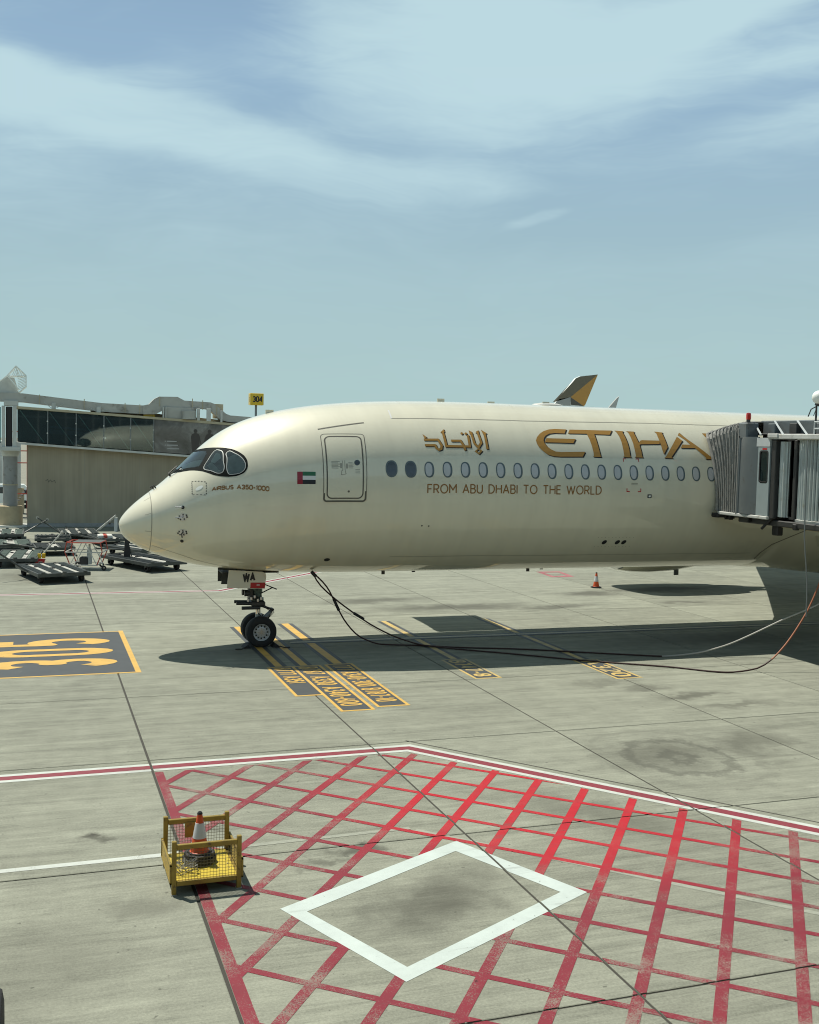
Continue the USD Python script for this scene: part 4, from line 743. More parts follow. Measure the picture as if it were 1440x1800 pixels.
# wings: aerofoil sections from root to tip
AF = [(1, 0), (.8, .030), (.6, .055), (.4, .070), (.22, .068), (.1, .050), (.03, .028), (0, 0), (.03, -.020), (.1, -.032), (.25, -.040), (.45, -.038), (.7, -.020), (.9, -.006)]
def wing(side, stations, mat_='pearl_paint_flat'):
    V = []
    for y, le, ch, z, th in stations: V.append(np.array([(le + ch * u, side * y, z + ch * w * th) for u, w in AF]))
    k = len(AF); Fc = []
    for i in range(len(V) - 1):
        for j in range(k):
            a, b = i * k + j, i * k + (j + 1) % k; Fc += [(a, b, b + k), (a, b + k, a + k)]
    n0 = (len(V) - 1) * k
    for j in range(1, k - 1): Fc += [(n0, n0 + j, n0 + j + 1)]
    m = trimesh.Trimesh(np.vstack(V), Fc, process=False); m.fix_normals(); return m
WS = [(2.2, 25.1, 14.3, 3.75, 1.25), (3.4, 26.0, 13.0, 3.95, 1.2), (10.9, 30.9, 8.9, 4.75, .95), (20, 36.6, 5.9, 5.7, .85), (29.0, 42.3, 3.4, 6.75, .8), (31.0, 44.0, 2.4, 7.15, .7), (32.0, 45.5, 1.5, 8.0, .6), (32.3, 46.9, .7, 9.0, .5)]
for sd in (1, -1):
    w = obj('wing', wing(sd, WS), 'pearl_paint_flat', PL, smooth=40)
    prof = [(1.62, 0), (1.72, .0), (1.80, .06), (1.93, .35), (2.02, 1.0), (2.06, 2.0), (2.02, 3.2), (1.86, 4.4), (1.60, 5.3), (1.52, 5.3), (1.50, 4.5), (1.45, 3.0), (1.50, 1.4), (1.62, 0)]
    nc = obj('engine_nacelle', lathe(prof, 48, 'x', (24.6, sd * 11.3, 2.83)), 'pearl_paint_flat', PL, smooth=35)
    obj('inlet_lip', lathe([(1.60, .12), (1.63, -.01), (1.73, -.012), (1.83, .09), (1.905, .26)], 48, 'x', (24.59, sd * 11.3, 2.83)), 'chrome', nc, smooth=True)
    obj('fan_disc', cat_([cyl((25.6, sd * 11.3, 2.83), (25.7, sd * 11.3, 2.83), 1.5, 32), cyl((25.1, sd * 11.3, 2.83), (25.6, sd * 11.3, 2.83), .05, 20, .45)]), 'dark_metal', nc)
    obj('exhaust_cone', lathe([(1.35, 4.9), (1.1, 6.0), (.9, 6.6), (.55, 6.7), (.1, 8.1)], 32, 'x', (24.6, sd * 11.3, 2.83)), 'dark_metal', nc, smooth=30)
    obj('drain_fin', prism(Polygon([(28.3, sd * 11.3 - .03), (28.55, sd * 11.3 - .03), (28.55, sd * 11.3 + .03), (28.3, sd * 11.3 + .03)]), .58, .9), 'bridge_grey', nc)
    obj('engine_pylon', wing(1, [(0, 0, 1, 0, 1), (.01, 0, 1, 0, 1)]) if False else prism(Polygon([(26.2, sd * 11.3 - .28), (36.5, sd * 11.3 - .12), (36.5, sd * 11.3 + .12), (26.2, sd * 11.3 + .28)]), 4.6, 5.05), 'pearl_paint_flat', PL)
    hs = [(1.0, 64.5, 5.5, 7.1, .9), (9.2, 70.0, 2.2, 7.9, .8)]; obj('tailplane', wing(sd, hs), 'pearl_paint_flat', PL, smooth=40)
def fin(xz, y, th, mat_, parent, name='tail_fin'):
    g = Polygon(xz); m = trimesh.creation.extrude_polygon(g, th, engine='earcut'); m.apply_transform(np.array([[1, 0, 0, 0], [0, 0, -1, y + th / 2], [0, 1, 0, 0], [0, 0, 0, 1.]])); m.fix_normals(); return obj(name, m, mat_, parent)
fin([(57.5, 8.3), (61, 9.2), (68.5, 16.4), (69.5, 17.0), (72.4, 17.05), (68.0, 8.0)], 0, .4, 'fin_brown', PL)
# open forward hold door on the far side: only its shadow shows
cdm = []
for k in range(7):
    y = 2.95 + .58 * k; cdm.append((y, 4.45 + .20 * k - .02 * k * k))
cdv = [bx(10.35, 13.1, cdm[k][0], cdm[k + 1][0] + .01, min(cdm[k][1], cdm[k + 1][1]) - .06, max(cdm[k][1], cdm[k + 1][1]) + .06) for k in range(6)]
obj('hold_door', cat_(cdv), 'pearl_paint_flat', PL)
# nose gear
GXo = 4.62
def wheel_at(y):
    R, w = .525, .36
    prof = [(.285, -w / 2 * .8), (.34, -w / 2), (.44, -w / 2), (.495, -w / 2 * .82), (.522, -w / 2 * .45), (.525, 0), (.522, w / 2 * .45), (.495, w / 2 * .82), (.44, w / 2), (.34, w / 2), (.285, w / 2 * .8)]
    t = obj('tyre', lathe(prof, 56, 'y', (GXo, y, R - .012)), 'tyre_rubber', PL, smooth=35)
    s = -1 if y < 0 else 1
    rim = obj('rim', cat_([lathe([(.285, -w / 2 * .82), (.285, w / 2 * .82)], 40, 'y', (GXo, y, R - .012)), lathe([(.15, s * w / 2 * .62), (.205, s * w / 2 * .50), (.245, s * w / 2 * .55), (.270, s * w / 2 * .86), (.287, s * w / 2 * .90)][:: -s], 40, 'y', (GXo, y, R - .012)),
                           cyl((GXo, y + s * w / 2 * .3, R - .012), (GXo, y + s * w / 2 * .62, R - .012), .15, 28)]), 'rim_paint', t, smooth=25)
    obj('rim_hole', cat_([cyl((GXo + .205 * math.cos(k), y + s * w / 2 * .45, R - .012 + .205 * math.sin(k)), (GXo + .205 * math.cos(k), y + s * w / 2 * .60, R - .012 + .205 * math.sin(k)), .028, 10) for k in np.arange(12) * 2 * np.pi / 12]), 'black_letter', t)
    obj('hub_cap', cat_([cyl((GXo, y + s * w / 2 * .62, R - .012), (GXo, y + s * w / 2 * .80, R - .012), .07, 20)] + [cyl((GXo + .115 * math.cos(k), y + s * w / 2 * .60, R - .012 + .115 * math.sin(k)), (GXo + .115 * math.cos(k), y + s * w / 2 * .70, R - .012 + .115 * math.sin(k)), .016, 8) for k in np.arange(8) * 2 * np.pi / 8]), 'probe_metal', t)
wheel_at(-.42); wheel_at(.42)
obj('axle', cyl((GXo, -.42, .513), (GXo, .42, .513), .075, 16), 'strut_paint', PL)
obj('piston', cat_([cyl((GXo, 0, .50), (GXo - .03, 0, 1.42), .085, 20)]), 'chrome', PL, smooth=30)
obj('axle_lug', cat_([rbx(GXo - .13, GXo + .20, -.14, .14, .44, .80, .05), cyl((GXo, 0, .72), (GXo, 0, 1.05), .12, 20)]), 'strut_paint', PL)
leg = obj('strut', cat_([cyl((GXo - .03, 0, 1.38), (GXo - .14, 0, 2.7), .155, 24), cyl((GXo - .03, 0, 1.30), (GXo - .05, 0, 1.60), .21, 24), cyl((GXo - .07, 0, 1.78), (GXo - .08, 0, 1.92), .19, 24), cyl((GXo - .35, -.5, 2.45), (GXo - .35, .5, 2.45), .07, 12)]), 'gear_green', PL, smooth=30)
obj('torque_link', cat_([tube([(GXo + .10, -.05, 1.32), (GXo + .46, -.05, 1.20)], .035, 8), tube([(GXo + .10, .07, 1.32), (GXo + .46, .07, 1.20)], .035, 8), cyl((GXo + .46, -.12, 1.20), (GXo + .46, .12, 1.20), .05, 10)]), 'dark_metal', PL)
obj('torque_link', cat_([tube([(GXo + .46, 0, 1.19), (GXo + .34, 0, 1.04), (GXo + .12, 0, .84)], [.05, .075, .085], 10)]), 'strut_paint', PL)
obj('steering_actuator', cat_([cyl((GXo - .80, -.20, 1.46), (GXo - .10, -.20, 1.44), .055, 12), cyl((GXo - .62, -.24, 1.30), (GXo, -.24, 1.30), .06, 12), cyl((GXo - .80, .2, 1.46), (GXo - .1, .2, 1.44), .055, 12), rbx(GXo - .30, GXo + .18, -.26, .26, 1.34, 1.52, .04)]), 'dark_metal', PL)
obj('taxi_light', cat_([cyl((GXo - .52, -.15, 1.78), (GXo - .34, -.15, 1.78), .10, 16, .075), cyl((GXo - .55, .15, 1.78), (GXo - .34, .15, 1.78), .10, 16, .075), rbx(GXo - .36, GXo - .22, -.2, .2, 1.55, 1.95, .03), bx(GXo - .25, GXo - .1, -.06, .06, 1.66, 1.9)]), 'dark_metal', PL)
obj('drag_brace', cat_([tube([(GXo - .05, -.16, 1.75), (GXo - .75, -.30, 2.6)], .05, 10), tube([(GXo - .05, .16, 1.75), (GXo - .75, .30, 2.6)], .05, 10)]), 'gear_green', PL)
obj('door_link', cat_([tube([(GXo + .02, -.2, 1.78), (GXo + .38, -.4, 2.0), (GXo + .52, -.42, 1.94)], .022, 6), tube([(GXo + .52, -.42, 1.94), (GXo + .10, -.5, 2.12)], .02, 6)]), 'dark_metal', PL)
hp = []
for k, (x0, x1) in enumerate(((-.1, .44), (.02, .50), (-.2, -.05))):
    hp.append(tube([(GXo + x0, -.17 - .02 * k, 1.7), (GXo + x0 + .1, -.20, 1.40), (GXo + x1, -.16, 1.12), (GXo + .22, -.12, .82)], .014, 6))
obj('hydraulic_hose', cat_(hp), 'black_rubber', PL)
obj('fitting', cat_([rbx(GXo - .45 + .11 * k, GXo - .38 + .11 * k, -.30, -.2, 1.5 + .06 * (k % 3), 1.62 + .06 * (k % 3), .015) for k in range(5)]), 'probe_metal', PL)
gd = Polygon([(3.50, 2.63), (4.62, 2.555), (4.73, 2.50), (4.75, 2.40), (4.71, 1.985), (3.44, 2.03)])
def turned(g, th, T):
    out = []
    for p in polys(g):
        m = trimesh.creation.extrude_polygon(p, abs(th), engine='earcut')
        if th < 0: m.apply_translation([0, 0, th])
        m.apply_transform(np.array(T, float)); out.append(m)
    return cat_(out)
def upright(g, y, th):
    """A plate standing in the x-z plane: its far face at y, th thick towards -y (towards +y if th is negative)."""
    return turned(g, th, [[1, 0, 0, 0], [0, 0, -1, y], [0, 1, 0, 0], [0, 0, 0, 1]])
for sd in (-1, 1):
    d_ = obj('gear_door', upright(gd if sd < 0 else affinity.translate(gd, -.02, 0), -.50 if sd < 0 else .54, .045), 'pearl_paint_flat' if sd < 0 else 'door_interior', PL)
    if sd < 0:
        g, L_ = letters('WA', .27, .062, .72, .20, True); g = affinity.translate(g, 3.985, 2.245)
        obj('registration_letters', upright(g, -.547, .004), 'black_letter', d_)
        obj('warning_placard', upright(Polygon([(4.215, 2.02), (4.225, 2.20), (4.725, 2.19), (4.70, 1.998)]), -.547, .004), 'placard_red', d_)
        obj('placard_lines', upright(unary_union([sbox(4.43, 2.09 + .035 * k, 4.53, 2.105 + .035 * k) for k in range(2)]), -.552, .003), 'flag_white', d_)
        obj('door_hinge', cat_([bx(3.55 + .28 * k, 3.67 + .28 * k, -.49, -.40, 2.52, 2.62) for k in range(4)]), 'dark_metal', d_)
obj('gear_door', upright(Polygon([(3.32, 2.62), (3.70, 2.62), (3.70, 2.13), (3.32, 2.12)]), .62, .03), 'door_interior', PL, label='dark inner face of the forward gear door')
obj('gear_bay', bx(3.3, 5.2, -.42, .42, 2.50, 2.535), 'black_letter', PL)
# wheel chocks
for n_, x in (('wheel_chock', GXo - .50), ('wheel_chock', GXo + .50)):
    s = 1 if x > GXo else -1
    g = Polygon([(x - s * .14, .0), (x + s * .12, .0), (x + s * .09, .05), (x - s * .03, .13)])
    t_ = thing('wheel_chock', 'black rubber chock wedged ' + ('behind' if s > 0 else 'in front of') + ' the nose wheels', 'wheel chock')
    obj('block', upright(g, -.20, .46), 'black_rubber', t_); obj('rope', tube([(x + s * .1, -.7, .05), (x + s * .22, -.85, .03), (x + s * .42, -.8, .025)], .018, 6), 'black_rubber', t_)

# ------------------------------------------------------------------ the boarding bridge docked at the right
JB = thing('boarding_bridge', 'grey boarding bridge with folded bellows and ribbed curtain docked to the airliner at right', 'boarding bridge')
ZF = 4.80
# bellows: nested hoops from the cab face to the fuselage, leaning in at the top
NH = 9
def hoop(t, w, fat):
    """One fold of the canopy: an upside-down U frame, t = 0 at the cab, 1 at the fuselage."""
    y = -4.42 + t * 1.25; x0 = 20.46 + .14 * t; x1 = 23.6 + .1 * t
    zt = 7.93 - .10 * t - .22 * t * t; lean = .10 * t * t
    sw = .0
    P_ = []
    for z in np.linspace(ZF - .02, zt - .25, 9):
        u = max(0.0, (z - ZF) / (zt - ZF)); bulge = .12 * math.sin(math.pi * u) * t
        P_.append((x0 - lean * max(0, u - .0) ** 1.5 * .9, y + .75 * t * u ** 2.2, z))
    top = P_[-1]
    P_ += [(top[0] + .06, y + .75 * t, zt - .08), (top[0] + .25, y + .78 * t, zt), ((x0 + x1) / 2, y + .8 * t, zt + .04), (x1, y + .75 * t, zt - .05)]
    P_ += [(x1 + .05, y + .75 * t * u ** 2, z) for u, z in ((.8, zt - .5), (.4, ZF + 1.2), (0, ZF))]
    return np.array(P_)
hoops = [hoop(k / (2 * NH), 0, 0) for k in range(2 * NH + 1)]
V, Fc = [], []
rngb = random.Random(9)
for k, h in enumerate(hoops):
    s = 1 if k % 2 == 0 else -1
    hh = h.copy(); side = np.zeros_like(hh); side[:10, 0] = -1; side[10:13, 2] = 1; side[13:, 0] = 1
    jit = np.array([rngb.uniform(-.022, .022) for _ in hh])[:, None]
    hh = hh + side * (.050 * s + jit); V.append(hh)
nh = len(hoops[0])
for k in range(len(hoops) - 1):
    for j in range(nh - 1):
        a = k * nh + j; Fc += [(a, a + nh, a + nh + 1), (a, a + nh + 1, a + 1)]
bm = trimesh.Trimesh(np.vstack(V), Fc, process=False)
bm = bm.subdivide(); bm = bm.subdivide()
wr = meshnoise = None
import meshkit
nz = meshkit.fbm(bm.vertices * np.array([9, 9, 3.5]), 3, 5) - .5
bm.vertices = bm.vertices + bm.vertex_normals * (nz * .075)[:, None]
obj('bellows', bm, 'bellows_canvas', JB)
for k in range(0, 2 * NH + 1, 2): obj('bellows_hoop', tube(hoops[k] + np.array([-.05, 0, 0.03]), .021 if k else .03, 6), 'bellows_rim', JB)
obj('bumper', tube(hoop(1.0, 0, 0) + np.array([-.03, .06, .02]), .06, 8), 'bellows_rim', JB)
obj('bumper_sill', rbx(20.35, 23.7, -3.45, -3.05, ZF - .22, ZF - .06, .04), 'black_rubber', JB)
# cab side: curved grey plate, white panel with window
cp = []
for k in range(13):
    t = k / 12; y = -4.40 - t * 1.02; x = 20.50 + .10 * math.sin(math.pi * t) * -1 - .0
    cp.append((x, y))
obj('cab_plate', prism(LineString(cp).buffer(.03, cap_style='flat'), ZF + .02, 7.45), 'bridge_grey', JB, smooth=40)
obj('cab_post', rbx(20.40, 20.56, -4.52, -4.36, ZF, 7.5, .02), 'bridge_grey', JB)
obj('cab_head', rbx(20.40, 20.9, -4.85, -4.36, 7.38, 7.94, .04), 'bridge_grey', JB)
wpn = sbox(-6.06, ZF + .02, -5.44, 7.12).difference(sbox(-5.99, 5.90, -5.51, 7.0).buffer(-.10).buffer(.10))
def sidewall(g, x, th):
    """A plate in the plane of the bridge's left side: g in (y, z)."""
    return turned(g, th, [[0, 0, 1, x], [1, 0, 0, 0], [0, 1, 0, 0], [0, 0, 0, 1]])
pnl = obj('cab_panel', sidewall(wpn, 20.46, .06), 'bridge_panel', JB)
obj('cab_window', sidewall(sbox(-5.99, 5.90, -5.51, 7.0).buffer(-.10).buffer(.10), 20.475, .02), 'cab_glass', pnl)
obj('window_rubber', sidewall(sbox(-5.985, 5.935, -5.535, 6.995).buffer(-.10).buffer(.10).difference(sbox(-5.95, 5.97, -5.57, 6.96).buffer(-.08).buffer(.08)), 20.452, .015), 'black_rubber', pnl)
obj('panel_sign', sidewall(sbox(-5.90, 7.02, -5.66, 7.08), 20.455, .006), 'placard_red', pnl)
obj('panel_trim', sidewall(sbox(-6.05, 7.13, -5.30, 7.42), 20.45, .08), 'bridge_white', JB)
obj('cab_interior', bx(20.75, 23.6, -6.9, -4.45, ZF + .05, 7.4), 'black_letter', JB)
# dark gap, rolled curtain drum, ribbed curtain round the rotunda of the cab
obj('gap_post', rbx(20.50, 20.70, -6.30, -6.07, ZF - .05, 7.35, .02), 'dark_metal', JB)
drum = [(.20 + (.012 if k % 2 else 0), 0) for k in range(2)]
def ribbed(cx_, cy_, r, n, depth, z0, z1, a0=0, a1=360):
    P_ = []
    for i in range(n * 4 + 1):
        a = math.radians(a0 + (a1 - a0) * i / (n * 4)); rr = r + depth * math.cos(i * math.pi / 2) ; P_.append((cx_ + rr * math.cos(a), cy_ + rr * math.sin(a)))
    g = Polygon(P_).buffer(0) if a1 - a0 >= 359 else LineString(P_).buffer(.02, cap_style='flat')
    return prism(g, z0, z1)
obj('curtain_drum', ribbed(20.82, -6.50, .22, 14, .014, ZF + .02, 7.30), 'curtain_slat', JB)
obj('gap_post', rbx(20.75, 20.98, -7.02, -6.74, ZF - .05, 7.35, .02), 'dark_metal', JB)
RC_ = (22.35, -7.75)
nsl = 34
for i in range(nsl):
    a0, a1 = math.radians(95 + 170 * i / nsl), math.radians(95 + 170 * (i + .72) / nsl); r = 1.62
    p0 = (RC_[0] + r * math.cos(a0), RC_[1] + r * math.sin(a0)); p1 = (RC_[0] + r * math.cos(a1), RC_[1] + r * math.sin(a1)); am = (a0 + a1) / 2
    o = (math.cos(am) * .055, math.sin(am) * .055)
    g = Polygon([p0, (p0[0] + .4 * o[0], p0[1] + .4 * o[1]), ((p0[0] * .72 + p1[0] * .28) + o[0], (p0[1] * .72 + p1[1] * .28) + o[1]), ((p0[0] * .28 + p1[0] * .72) + o[0], (p0[1] * .28 + p1[1] * .72) + o[1]), (p1[0] + .1 * o[0], p1[1] + .1 * o[1]), (p1[0] - o[0], p1[1] - o[1]), (p0[0] - o[0], p0[1] - o[1])])
    obj('curtain_slat', prism(g, ZF + .0, 7.36), 'curtain_slat', JB)
obj('rotunda_core', cyl((RC_[0], RC_[1], ZF), (RC_[0], RC_[1], 7.34), 1.60, 60), 'dark_metal', JB)
obj('rotunda_ring', lathe([(1.55, 7.36), (1.72, 7.36), (1.74, 7.42), (1.66, 7.48), (1.2, 7.5)], 56, 'z', (RC_[0], RC_[1], 0)), 'gutter_metal', JB, smooth=30)
obj('rotunda_ring', lathe([(1.2, ZF - .1), (1.70, ZF - .1), (1.72, ZF - .02), (1.60, ZF), (1.4, ZF)], 56, 'z', (RC_[0], RC_[1], 0)), 'gutter_metal', JB, smooth=30)
# roof: fascia, gutter, struts
obj('roof_gutter', rbx(20.42, 20.62, -9.2, -5.95, 7.38, 7.54, .02), 'gutter_metal', JB)
obj('roof_gutter', rbx(20.38, 21.3, -6.5, -5.98, 7.42, 7.56, .02), 'gutter_metal', JB)
obj('roof_fascia', rbx(21.25, 21.35, -10.5, -4.6, 7.40, 8.02, .02), 'bridge_grey', JB)
obj('roof_deck', rbx(21.3, 24.0, -10.5, -4.4, 7.95, 8.03, .02), 'bridge_grey', JB)
for k, y in enumerate((-4.75, -5.9, -7.05, -8.2)):
    obj('roof_strut', tube([(21.15, y + .55, 8.0), (20.50, y - .75, 7.52)], .035, 6), 'bridge_white', JB)
for k, y in enumerate((-5.2, -6.3, -7.5)): obj('roof_box', rbx(21.08, 21.26, y - .25, y + .12, 7.58, 7.92, .02), 'dark_metal' if k == 1 else 'bridge_grey', JB)
obj('roof_cap', rbx(20.9, 21.5, -10.2, -4.5, 7.52, 7.58, .02), 'dark_metal', JB)
# floor beam and under-floor gear
obj('floor_sill', rbx(20.40, 23.7, -6.1, -3.35, ZF - .10, ZF + .01, .02), 'gutter_metal', JB)
obj('floor_beam', rbx(20.6, 23.9, -9.4, -4.3, ZF - .30, ZF - .10, .03), 'dark_metal', JB)
obj('floor_beam', rbx(20.85, 21.1, -9.2, -5.8, ZF - .34, ZF - .12, .03), 'plinth_concrete', JB)
obj('hanging_gear', cat_([rbx(20.7, 20.95, -6.3, -6.0, ZF - .62, ZF - .28, .03), tube([(20.5, -5.75, ZF - .42), (20.55, -6.2, ZF - .02)], .05, 8), rbx(20.55, 20.72, -7.4, -7.2, ZF - .35, ZF - .15, .03)]), 'black_letter', JB)
for y in (-3.7, -3.95, -5.0): obj('floor_bracket', cat_([bx(20.5, 20.62, y - .04, y + .04, ZF - .26, ZF - .1), bx(20.46, 20.66, y - .08, y + .02, ZF - .22, ZF - .17)]), 'black_letter', JB)
# beacon
bc = obj('beacon', lathe([(.0, .27), (.075, .25), (.085, .18), (.085, .03), (.0, .03)], 20, 'z', (20.62, -4.62, 8.02)), 'beacon_red', JB, smooth=40)
obj('beacon_base', cyl((20.62, -4.62, 7.93), (20.62, -4.62, 8.06), .07, 16), 'dark_metal', bc)
# rail, mast and round lamp on the roof
obj('roof_rail', cat_([tube([(20.60, -8.0, 7.5), (20.60, -8.0, 7.95)], .025, 6), tube([(20.60, -8.0, 7.93), (20.60, -10.2, 7.93)], .03, 6), tube([(20.60, -8.0, 7.72), (20.60, -10.2, 7.72)], .025, 6), tube([(20.60, -9.1, 7.5), (20.60, -9.1, 7.95)], .025, 6)]), 'bridge_white', JB)
obj('lamp_mast', tube([(20.66, -7.97, 7.4), (20.66, -7.97, 8.58)], .03, 8), 'dark_metal', JB)
obj('lamp_bracket', cat_([tube([(20.66, -7.97, 8.42), (20.6, -7.80, 8.33), (20.58, -7.70, 8.10)], .018, 6), tube([(20.66, -7.97, 8.36), (20.64, -7.88, 8.12)], .012, 6)]), 'dark_metal', JB)
obj('globe_lamp', xf(trimesh.creation.icosphere(3, .215), trimesh.transformations.translation_matrix((20.68, -8.05, 8.70))), 'lamp_white', JB, smooth=True)
obj('lamp_collar', cyl((20.67, -8.0, 8.44), (20.68, -8.03, 8.52), .09, 16), 'dark_metal', JB)
# tunnel and drive column beyond the right edge of the photograph
obj('tunnel', rbx(23.4, 52, -9.2, -6.3, ZF - .05, 7.5, .05), 'bridge_panel', JB)
obj('drive_column', cat_([cyl((41, -8.9, .9), (41, -8.9, ZF), .22, 16), cyl((41, -6.6, .9), (41, -6.6, ZF), .22, 16), rbx(40.6, 41.4, -9.2, -6.3, .55, .95, .05)]), 'bridge_grey', JB)
for y in (-9.1, -6.4): obj('drive_wheel', lathe([(.2, -.2), (.5, -.2), (.55, -.1), (.55, .1), (.5, .2), (.2, .2)], 32, 'y', (41, y, .55)), 'tyre_rubber', JB, smooth=35)

# ------------------------------------------------------------------ ground power cables
def cable(name, pts, r, m_, label, n=60):
    p = np.asarray(pts, float); t = np.r_[0, np.cumsum(np.linalg.norm(np.diff(p, axis=0), axis=1))]; c = PchipInterpolator(t, p)(np.linspace(0, t[-1], n))
    return tag(obj(name, tube(c, r, 8), m_, smooth=True), label, 'cable')
x0 = (6.25, -.95, 2.53)
cable('power_cable', [x0, (6.75, -.92, 2.05), (7.15, -.8, 1.35), (7.5, -.75, .78), (8.0, -.85, .28), (8.7, -1.1, .05), (9.7, -1.35, .03), (11.2, -2.1, .03), (13.0, -2.75, .03), (15.2, -3.9, .03), (17.3, -5.0, .03)], .026, 'cable_shaded', 'power cable coloured dark for shade, nearer strand hanging from the belly and running over the ground')
cable('power_cable', [(17.3, -5.0, .03), (18.4, -5.2, .12), (19.4, -5.35, .34), (20.4, -5.5, .72), (21.3, -5.9, 1.25), (22.6, -6.5, 2.0), (23.6, -7.0, 3.2), (23.9, -7.3, 4.6)], .026, 'cable_sunlit', 'same power cable coloured pale for sunlight, rising from the ground to the boarding bridge at right')
cable('power_cable', [x0, (6.45, -.9, 2.2), (6.95, -.85, 1.72), (7.7, -.8, 1.15), (8.5, -.9, .62), (9.3, -1.2, .25), (10.1, -1.6, .05), (11.0, -2.35, .03), (12.6, -3.6, .03), (14.4, -5.1, .03), (16.6, -6.6, .03), (18.0, -7.75, .03), (18.9, -7.85, .12), (19.45, -7.9, .40)], .026, 'cable_shaded', 'power cable in the same shade-dark colour, the strand bowing closest to the viewer over the apron')
cable('power_cable', [(19.45, -7.9, .40), (19.95, -7.85, .80), (20.45, -7.8, 1.35), (20.95, -7.75, 2.05), (21.4, -7.7, 3.0), (21.7, -7.7, 4.5)], .026, 'cable_rust', 'rust orange cable climbing to the boarding bridge at the right edge')
cable('hanging_line', [(20.45, -7.9, 7.35), (20.42, -7.95, 6.0), (20.42, -7.97, 4.6), (20.6, -8.0, 2.6), (20.62, -8.0, 1.75)], .02, 'pole_grey', 'thin grey line hanging straight down from the boarding bridge', 12)
for x, y, z in ((7.2, -.8, 1.28), (8.25, -.85, .78), (6.4, -.9, 2.3)):
    pass
pg = thing('cable_plug', 'black plug joining the power cables to the belly socket', 'plug'); obj('plug', cyl((6.2, -.95, 2.58), (6.35, -.95, 2.42), .06, 12), 'black_rubber', pg); obj('coupling', cyl((7.02, -.84, 1.62), (7.22, -.79, 1.22), .05, 10), 'black_rubber', pg); obj('coupling', cyl((7.75, -.8, 1.11), (8.1, -.84, .90), .05, 10), 'black_rubber', pg)

# ------------------------------------------------------------------ yellow stillage with traffic cones
CX, CY = -.085, -19.16
cr = thing('stillage', 'gold-painted steel mesh stillage standing on the red hatching, holding a traffic cone', 'crate', (CX, CY, 0), 0.0)
W2, D2, HC = .495, .565, .83
for sx in (-1, 1):
    for sy in (-1, 1): obj('post', rbx(sx * W2 - .035, sx * W2 + .035, sy * D2 - .035, sy * D2 + .035, 0, HC, .006), 'crate_gold', cr)
for sx in (-1, 1):
    for sy in (-1, 1): obj('post_foot', rbx(sx * W2 - .045, sx * W2 + .045, sy * D2 - .045, sy * D2 + .045, 0, .012, .003), 'wire_bright', cr)
for sy in (-1, 1):
    obj('top_rail', rbx(-W2 + .036, W2 - .036, sy * D2 - .03, sy * D2 + .03, .70, .775, .006), 'crate_gold', cr)
    obj('bottom_rail', rbx(-W2 + .036, W2 - .036, sy * D2 - .03, sy * D2 + .03, .135, .205, .006), 'crate_gold', cr)
    ws_ = [cyl((-W2 + .03 + .047 * k, sy * D2, .205), (-W2 + .03 + .047 * k, sy * D2, .70), .0032, 5) for k in range(1, 20)] + [cyl((-W2 + .03, sy * (D2 + .007), .205 + .048 * k), (W2 - .03, sy * (D2 + .007), .205 + .048 * k), .0032, 5) for k in range(1, 11)]
    obj('wire_panel', cat_(ws_), 'mesh_wire', cr)
for sx in (-1, 1):
    obj('side_rail', rbx(sx * W2 - .025, sx * W2 + .025, -D2 + .036, D2 - .036, .14, .20, .006), 'crate_gold', cr)
    # drop-down half gate, two frames of flat slats
    gx = sx * (W2 + .05)
    g_ = obj('half_gate', cat_([rbx(gx - .016, gx + .016, -D2 - .03, D2 + .03, .445, .475, .004), rbx(gx - .016, gx + .016, -D2 - .03, D2 + .03, .17, .20, .004), rbx(gx - .016, gx + .016, -D2 - .03, -D2 + .01, .17, .475, .004), rbx(gx - .016, gx + .016, D2 - .01, D2 + .03, .17, .475, .004)]), 'crate_gold', cr)
    for k in range(5): obj('gate_slat', rbx(gx - .008, gx + .008, -D2 + .01, D2 - .01, .225 + .042 * k, .241 + .042 * k, .003), 'crate_gold', g_)
obj('deck', rbx(-W2 + .026, W2 - .026, -D2 + .031, D2 - .031, .19, .21, .003), 'crate_deck', cr)
obj('deck_bearer', cat_([rbx(-W2 + .03, W2 - .03, y - .03, y + .03, .13, .188, .005) for y in (-.3, 0, .3)]), 'crate_gold', cr)
obj('id_plate', rbx(-.19, .02, D2 - .045, D2 - .034, .47, .72, .003), 'crate_gold', cr)
obj('bolt', cat_([cyl((-.4 + .2 * k, -.25 + .17 * j, .20), (-.4 + .2 * k, -.25 + .17 * j, .216), .012, 8) for k in range(5) for j in range(3)]), 'wire_bright', cr)
rngw = random.Random(3)
wl = []
for k in range(16):
    y0 = rngw.uniform(-.46, -.1); p = [(-.46 + .09 * i + rngw.uniform(-.01, .01), y0 + rngw.uniform(-.05, .05), .235 + rngw.uniform(0, .16)) for i in range(5)]
    wl.append(tube(p, .006, 5))
tag(obj('loose_rods', xf(cat_(wl), trimesh.transformations.translation_matrix((CX, CY, 0))), 'wire_bright'), 'tangle of loose grey wire rods lying in the stillage beside the cone', 'wire rods', None, 'stuff')
